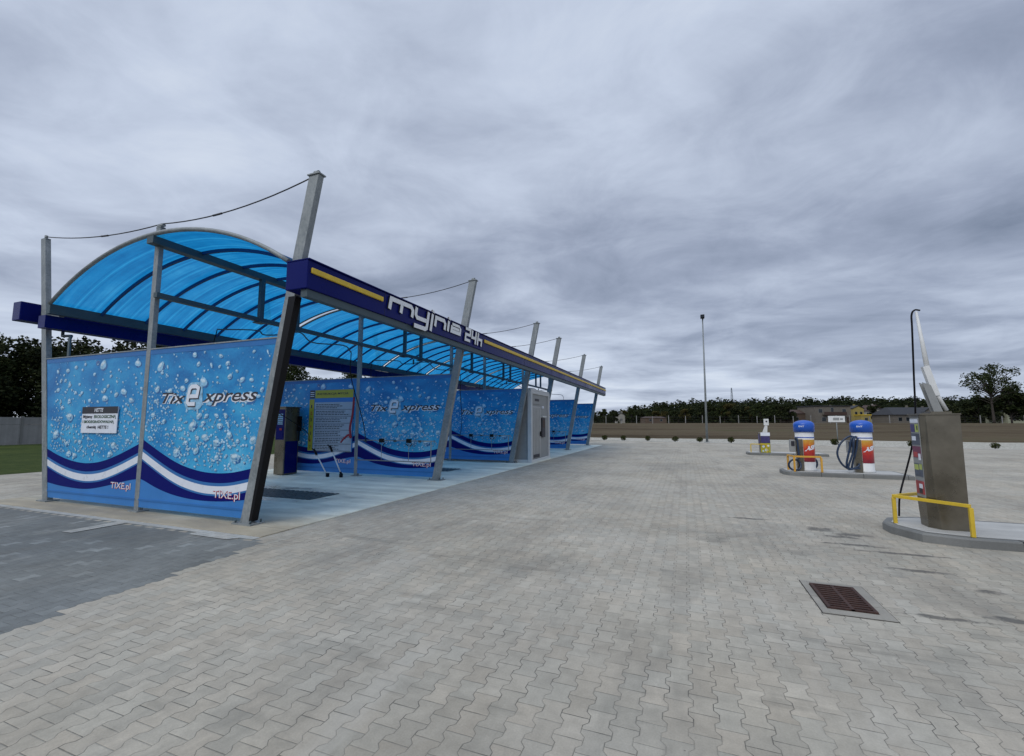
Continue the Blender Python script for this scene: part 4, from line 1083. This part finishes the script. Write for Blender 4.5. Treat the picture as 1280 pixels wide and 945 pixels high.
bm = B(); box(bm, sx - .48, sx + .48, sy - .06, sy - .035, 1.6, 2.02); o = obj('board', bm, 'white', sg)
bm = B(); box(bm, sx - .2, sx + .15, sy - .066, sy - .061, 1.72, 1.9); box(bm, sx + .2, sx + .36, sy - .066, sy - .061, 1.74, 1.86); obj('print', bm, 'cabgrey', o)

def leaves(bm, c, n, R, size, rng, squash=1.0):
    for _ in range(n):
        d = Vector((rng.gauss(0, 1), rng.gauss(0, 1), rng.gauss(0, 1)))
        d = d.normalized() * (rng.random() ** .45); d.z *= squash
        p = c + d * R
        a = Vector((rng.gauss(0, 1), rng.gauss(0, 1), rng.gauss(0, .7))).normalized(); u_, v_ = frame_axes(a)
        s = size * rng.uniform(.6, 1.3)
        bm.faces.new([bm.verts.new(p + q) for q in (u_ * s, v_ * s * .7, -u_ * s, -v_ * s * .7)])
rng = random.Random(5)
bush_px = [(754, 551), (779, 551), (809, 552), (844, 553), (878, 554), (916, 555), (1042, 557), (1138, 559), (1247, 562)]
bpos = [(-6.64, 39.7), (-5.0, 39.6), (-2.96, 39.3), (-.77, 38.75), (1.05, 38.2), (3.23, 37.7), (9.5, 36.5), (13.37, 35.6), (17.0, 34.9)]
who = ['leftmost, beside the far end of the canopy', 'second from the left end of the row', 'third from the left end of the row', 'fourth, nearest left of the lamp post', 'right at the foot of the lamp post', 'between the lamp post and the distant dispenser',
       'beside the white notice on its thin post', 'just left of the tall steel dispenser', 'rightmost of the row, right of the steel dispenser']
bproto = None
for k, (x, y) in enumerate(bpos):
    if bproto is None or k in (3, 6):
        t = thing('shrub', (x, y, 0), '', '', None)
        bm = B(); leaves(bm, Vector((x, y, .26)), 420, .27, .04, rng, .85); obj('foliage', bm, 'leaf_bush', t, fixn=False)
        bm = B(); tube(bm, [(x, y, -.02), (x + .01, y, .2)], .02, 5); obj('stem', bm, 'bark', t)
        bproto = t
    else: t = copy_tree(bproto)
    t.location = (x, y, 0); t.rotation_euler.z = rng.random() * 6; s = rng.uniform(.85, 1.15); t.scale = (s, s, s * rng.uniform(.9, 1.1))
    tag(t, 'small round shrub in the white gravel, ' + who[k], 'shrub', 'small shrubs in the gravel strip')

# ------------------------------------------------------------------ trees
def tree_mesh(h, crown_r, crown_h0, seed, n_cl=26, per=90, leaf_s=.28, mat='leaf_dark', sparse=1.0):
    rng = random.Random(seed)
    tr = B(); cr = B()
    top = Vector((rng.uniform(-.4, .4), rng.uniform(-.4, .4), h * .8))
    tube(tr, spline([(0, 0, -.1), (rng.uniform(-.1, .1), rng.uniform(-.1, .1), h * .3), tuple(top)], 4), h * .022, 7, 0, h * .006)
    mid = crown_h0 + (h - crown_h0) * .45
    for k in range(n_cl):
        th = rng.random() * 6.283; ph = math.asin(rng.uniform(-.75, 1))
        rr = rng.uniform(.45, 1.0)
        zz = mid + math.sin(ph) * rr * (h - mid)
        if zz < crown_h0: zz = crown_h0 + rng.random() * .5
        c = Vector((math.cos(th) * math.cos(ph) * rr * crown_r, math.sin(th) * math.cos(ph) * rr * crown_r, min(zz, h * .97)))
        s = Vector((0, 0, min(c.z * .75, crown_h0 + (c.z - crown_h0) * .4))); s = top * (s.z / top.z) if top.z else s
        tube(tr, spline([s, (s + c) / 2 + Vector((0, 0, .3)), c], 3), h * .007, 4, 0, h * .002, caps=False)
        leaves(cr, c, int(per * rng.uniform(.6, 1.3)), crown_r * rng.uniform(.24, .40) * sparse, leaf_s, rng, .8)
    return tr, cr
def new_tree(loc, label, args, cat='tree', group=None, name='tree', mat='leaf_dark'):
    t = thing(name, (0, 0, 0), label, cat, group)
    tr, cr = tree_mesh(**args)
    obj('trunk', tr, 'bark', t, fixn=False); obj('crown', cr, mat, t, fixn=False)
    t.location = loc; return t
def tz(p): return gz(p.y)
rng = random.Random(77)
# row beyond the left fence
protos = []
specs = [dict(h=10.5, crown_r=4.2, crown_h0=.2, seed=1, n_cl=60, per=330, leaf_s=.15), dict(h=11.5, crown_r=3.8, crown_h0=.2, seed=2, n_cl=60, per=330, leaf_s=.15), dict(h=9.5, crown_r=4.5, crown_h0=.2, seed=3, n_cl=60, per=330, leaf_s=.15)]
lgroup = 'dark trees behind the left fence'
y = -2.0; k = 0
for k in range(26):
    x = -48.8 - rng.uniform(0, 2.5); y = 0 + k * 4.3 + rng.uniform(-1, 1)
    if k < 3: t = new_tree((x, y, tz(Vector((x, y, 0)))), '', specs[k], mat=['leaf_dark', 'leaf_mid', 'leaf_dark'][k]); protos.append(t)
    else: t = copy_tree(protos[k % 3]); t.location = (x, y, tz(Vector((x, y, 0)))); t.rotation_euler.z = rng.random() * 6.28
    s = rng.uniform(.9, 1.05)
    s *= .82 if y < 20.5 else 1.05 if y < 32 else .85
    t.scale = (s, s, s * rng.uniform(.95, 1.05))
    pl_ = 'at the left edge of the picture' if k < 6 else 'between the back posts and near printed wall' if k < 12 else 'mostly behind the printed walls'
    tag(t, 'dark leafy tree behind the concrete fence, ' + pl_, 'tree', lgroup + ' ' + pl_)
# fences
lf = thing('concrete_fence', (-44.6, 20, 0), 'grey concrete panel fence between the lawn and the dark trees', 'fence')
for k in range(24):
    y0 = -14 + k * 2.6
    bm = B(); box(bm, -44.66, -44.58, y0 + .06, y0 + 2.54, gz(y0) - .02, gz(y0) + 1.45); box(bm, -44.65, -44.59, y0 + .06, y0 + 2.54, gz(y0) + 1.46, gz(y0) + 1.98); p = obj('fence_panel', bm, 'kerb_dark', lf)
    bm = B(); box(bm, -44.70, -44.54, y0 - .058, y0 + .058, gz(y0) - .05, gz(y0) + 2.06); obj('fence_post', bm, 'kerb', lf)
ff = thing('field_fence', tuple(far(1000, 120, 1.3)), 'wire fence on pale concrete posts along the far side of the brown field', 'fence')
fpx = [741, 757, 776, 795, 815, 835, 856, 877, 899, 922, 945, 967, 990, 1012, 1036, 1060, 1085, 1110, 1137, 1165, 1196, 1223, 1250, 1278, 1305]
prev = None; bmw = B()
for k, px in enumerate(fpx):
    p = far(px, 118); z0 = tz(p)
    bm = B(); hgt = 1.9 if k % 2 == 0 else 2.1
    box(bm, p.x - .08, p.x + .08, p.y - .08, p.y + .08, z0 - .1, z0 + hgt); obj('fence_post', bm, 'kerb_dark', ff)
    if prev:
        for q in (.5, 1.0, 1.5, 1.85): tube(bmw, [(prev[0].x, prev[0].y, prev[1] + q), (p.x, p.y, z0 + q)], .012, 4)
    prev = (p, z0)
obj('wire', bmw, 'cable', ff)

# trees across the field
fprot = []
fs = [dict(h=8.5, crown_r=3.6, crown_h0=.6, seed=31, n_cl=24, per=90, leaf_s=.34), dict(h=10.0, crown_r=3.2, crown_h0=1.0, seed=32, n_cl=24, per=90, leaf_s=.34),
      dict(h=7.0, crown_r=4.0, crown_h0=.4, seed=33, n_cl=24, per=90, leaf_s=.34), dict(h=9.0, crown_r=3.4, crown_h0=1.5, seed=34, n_cl=22, per=85, leaf_s=.34)]
mats_ = ['leaf_dark', 'leaf_mid', 'leaf_dark', 'leaf_autumn']
desc = ['dark rounded tree', 'mid green taller tree', 'low broad dark tree', 'yellowish autumn tree']
houses_gap = [(1016, 1064), (1064, 1090), (1114, 1160), (1256, 1300), (806, 834), (770, 782)]
k = 0; px = 742.0
while px < 1330:
    d = rng.uniform(150, 185)
    hide = any(a - 2 < px < b + 2 for a, b in houses_gap)
    if hide: d = rng.uniform(205, 225)
    kind = rng.choice([0, 0, 1, 2, 3, 1])
    if px > 1165: kind = rng.choice([0, 2])
    p = far(px, d); loc = (p.x, p.y, tz(p))
    if len(fprot) < 4:
        kind = len(fprot); t = new_tree(loc, '', fs[kind], mat=mats_[kind]); fprot.append(t)
    else: t = copy_tree(fprot[kind]); t.location = loc; t.rotation_euler.z = rng.random() * 6.28
    s = rng.uniform(.62, .95) * (.8 if px < 850 else 1.0); t.scale = (s, s, s)
    pos_ = 'left of the lamp post' if px < 880 else 'between the lamp post and the grey house' if px < 1016 else 'among the houses' if px < 1165 else 'at the right behind the field'
    tag(t, desc[kind] + ' across the brown field, ' + pos_, 'tree', desc[kind] + 's across the field ' + pos_)
    px += rng.uniform(7, 13) if not (1016 < px < 1165) else rng.uniform(10, 18); k += 1
# the single tall open-crowned tree and its dark neighbours
p = far(1240, 128)
t = new_tree((p.x, p.y, tz(p)), 'tall open crowned tree standing above its neighbours at the right edge', dict(h=17.2, crown_r=6.2, crown_h0=6.5, seed=51, n_cl=70, per=48, leaf_s=.24, sparse=.62), mat='leaf_mid')
for q, (px, d, s, lb) in enumerate(((1222, 134, .95, 'dark tree just left of the tall open crowned tree trunk'), (1262, 130, 1.15, 'dark tree just right of the tall open crowned tree trunk'), (1284, 128, 1.25, 'dark bulky tree cut by the right edge of the picture'), (1204, 138, .8, 'low dark tree second left of the tall open crowned tree'))):
    p = far(px, d); t = copy_tree(fprot[q % 3]); t.location = (p.x, p.y, tz(p)); t.scale = (s, s, s); tag(t, lb, 'tree', None)
    if 'group' in t.keys(): del t['group']
# far wood on the low hill: one mass
prof = [(700, 522), (748, 517), (775, 512), (800, 506), (830, 503.5), (860, 501), (900, 500), (960, 499), (1000, 499.5), (1060, 498), (1100, 497), (1160, 498), (1220, 497), (1290, 496), (1340, 497)]
bm = B(); rw = random.Random(9)
for row, dist in enumerate((270, 300, 330, 360)):
    px = 700
    while px < 1335:
        yt = lerp_tab(prof, px) + (3 - row) * 2.6 + rw.choice([-2.2, -.6, 0, .6, 1.4, 2.4])
        H = (529 - yt) * dist / F + .1
        p = far(px, dist + rw.uniform(-10, 10)); r = rw.uniform(2.6, 4.6)
        leaves(bm, Vector((p.x, p.y, 1.43 + H - r * .9)), 70, r, .75, rw, 1.0)
        leaves(bm, Vector((p.x, p.y, 1.43 + max(H - r * 2.3, 1))), 45, r * 1.3, .95, rw, 1.0)
        if row < 2: leaves(bm, Vector((p.x, p.y, 2.4)), 40, r * 1.2, .9, rw, .5)
        px += rw.uniform(3.2, 6.0)
tag(obj('wood', bm, 'leaf_wood', fixn=False) if 'leaf_wood' in M else obj('wood', bm, 'leaf_mid', fixn=False), 'dark wood covering the low hill along the horizon', 'wood', None, 'stuff')

# ------------------------------------------------------------------ houses across the field
def house(px, dist, w_, d_, h_, wall, roof, label, roof_h=0.0, wins=(), over=.3, balcony=None, door=None, chimney=True, overall='house', gable=False):
    p = far(px, dist); z0 = 1.38
    t = thing('house', (0, 0, 0), label, overall)
    bm = B(); box(bm, -w_ / 2, w_ / 2, 0, d_, 0, h_)
    if gable and roof_h: # gable facing the camera
        v = [bm.verts.new(q) for q in ((-w_ / 2, .0, h_), (w_ / 2, .0, h_), (0, .0, h_ + roof_h), (-w_ / 2, d_, h_), (w_ / 2, d_, h_), (0, d_, h_ + roof_h))]
        bm.faces.new([v[0], v[1], v[2]]); bm.faces.new([v[3], v[5], v[4]])
    obj('wall', bm, wall, t)
    bm = B()
    if roof_h:
        if gable:
            for s in (-1, 1):
                hexa(bm, [(s * (w_ / 2 + over), -over, h_ - .1), (0, -over, h_ + roof_h), (0, d_ + over, h_ + roof_h), (s * (w_ / 2 + over), d_ + over, h_ - .1),
                          (s * (w_ / 2 + over), -over, h_ + .12), (0, -over, h_ + roof_h + .25), (0, d_ + over, h_ + roof_h + .25), (s * (w_ / 2 + over), d_ + over, h_ + .12)])
        else:
            hexa(bm, [(-w_ / 2 - over, -over, h_), (w_ / 2 + over, -over, h_), (w_ / 2 + over, d_ + over, h_), (-w_ / 2 - over, d_ + over, h_),
                      (-w_ / 2 * .75, d_ * .45, h_ + roof_h), (w_ / 2 * .75, d_ * .45, h_ + roof_h), (w_ / 2 * .75, d_ * .55, h_ + roof_h), (-w_ / 2 * .75, d_ * .55, h_ + roof_h)])
    else: box(bm, -w_ / 2 - over, w_ / 2 + over, -over, d_ + over, h_ + .003, h_ + .3)
    rf = obj('roof', bm, roof, t)
    if chimney:
        bm = B(); box(bm, w_ * .2, w_ * .2 + .5, d_ * .5, d_ * .5 + .5, h_ + roof_h * .3, h_ + roof_h + .7); obj('chimney', bm, wall, rf)
    for (x, z, ww, hh) in wins:
        bm = B(); box(bm, x - ww / 2 - .05, x + ww / 2 + .05, -.04, -.002, z - .05, z + hh + .05); o = obj('window', bm, 'cabgrey', t)
        bm = B(); box(bm, x - ww / 2, x + ww / 2, -.06, -.041, z, z + hh); obj('pane', bm, 'glassdark', o)
    if balcony:
        xa, xb, z = balcony
        bm = B(); box(bm, xa, xb, -1.0, -.002, z, z + .15); box(bm, xa, xb, -1.0, -.95, z + .15, z + 1.05); obj('balcony', bm, 'roofbrown', t)
    if door:
        bm = B(); box(bm, door - .5, door + .5, -.05, -.002, .0, 2.1); obj('door', bm, 'roofbrown', t)
    t.location = (p.x, p.y, z0); t.rotation_euler.z = YAW; return t
s_ = 150 / F
house(1040, 150, 12.2, 9, 5.7, 'plaster_grey', 'roofdark', 'wide two storey grey house with a brown balcony across the field', 0, [(-3.2, .7, 1.3, 1.3), (.2, .7, 1.3, 1.3), (3.6, .7, 1.2, 1.3), (-.2, 3.3, .9, 2.0), (-4.2, 3.6, 1.2, 1.2), (3.8, 3.6, 1.2, 1.2)], .25, (-3.6, 4.0, 2.75), door=5.0)
house(1002, 155, 7.6, 7, 3.4, 'plaster_pink', 'roofbrown', 'low brownish house left of the grey two storey house', 1.4, [(-2, 1.0, 1.0, 1.1), (1.6, 1.0, 1.0, 1.1)])
house(1072, 160, 3.9, 6, 5.3, 'plaster_yellow', 'roofdark', 'narrow yellow house right of the grey two storey house', .9, [(-.9, 3.0, .8, 1.1), (.9, 3.0, .8, 1.1), (.8, .8, .8, 1.1)], .2, gable=True)
house(1081, 146, 3.2, 3, 2.6, 'plaster_yellow', 'yellow', 'small bright yellow shed in front of the yellow house', 0, [(.0, .9, 1.0, .9)], .15, chimney=False, overall='shed')
house(1094, 185, 5.0, 6, 5.2, 'plaster_white', 'roofbrown', 'small white house with brown gable among trees right of the yellow house', 2.2, [(-1, 3.2, .9, 1.1), (1, 3.2, .9, 1.1)], .4, gable=True)
house(1110, 170, 3.6, 6, 5.4, 'plaster_white', 'roofdark', 'small white box house left of the dark roofed house', 0, [(0, 3.4, 1.2, 1.1)], .2, chimney=False)
house(1138, 150, 12.4, 9, 2.9, 'plaster_grey', 'roofdark', 'long low house with a big dark hipped roof left of the steel dispenser', 2.6, [(-4, .8, 1.2, 1.2), (-1.4, .8, 1.2, 1.2), (1.4, .8, 1.2, 1.2), (4.4, .8, 1.2, 1.2)], .5)
house(1160, 156, 5.0, 7, 3.4, 'plaster_grey', 'roofdark', 'grey gabled house half hidden behind the steel dispenser', 2.0, [(0, 1, 1, 1.1)], .4, gable=True)
house(1271, 148, 7.5, 7, 4.0, 'plaster_green', 'roofdark', 'pale greenish house under the dark trees at the right edge', 0, [(-1.6, 1.0, 1.1, 1.3), (1.8, 1.0, 1.1, 1.3)], .25)
house(776, 190, 3.2, 5, 3.2, 'plaster_white', 'roofdark', 'tiny pale house among trees at the left end of the field', 1.2, [(0, 1.0, .8, .9)], .2, gable=True)
house(819, 165, 8.0, 6, 2.0, 'plaster_pink', 'roofbrown', 'long low brown shed among trees left of the lamp post', .5, [(-2, .8, .8, .7), (2, .8, .8, .7)], .2, chimney=False, overall='shed')
# lattice mast on the horizon
p = far(915, 520); mt = thing('radio_mast', (p.x, p.y, 1.4), 'thin lattice mast rising from the wood on the horizon', 'mast')
bm = B(); Hm = 41
def mc(z, k): r = 2.6 * (1 - z / Hm) + .5; a = math.pi / 4 + k * math.pi / 2; return Vector((p.x + r * math.cos(a), p.y + r * math.sin(a), 1.4 + z))
for k in range(4): bar(bm, mc(0, k), mc(Hm, k), .28, .28)
obj('leg', bm, 'steel_dark', mt)
bm = B()
for q in range(12):
    for k in range(4): bar(bm, mc(Hm * q / 12, k), mc(Hm * (q + 1) / 12, (k + 1) % 4), .14, .14); bar(bm, mc(Hm * (q + 1) / 12, k), mc(Hm * (q + 1) / 12, (k + 1) % 4), .14, .14)
obj('lattice', bm, 'steel_dark', mt)
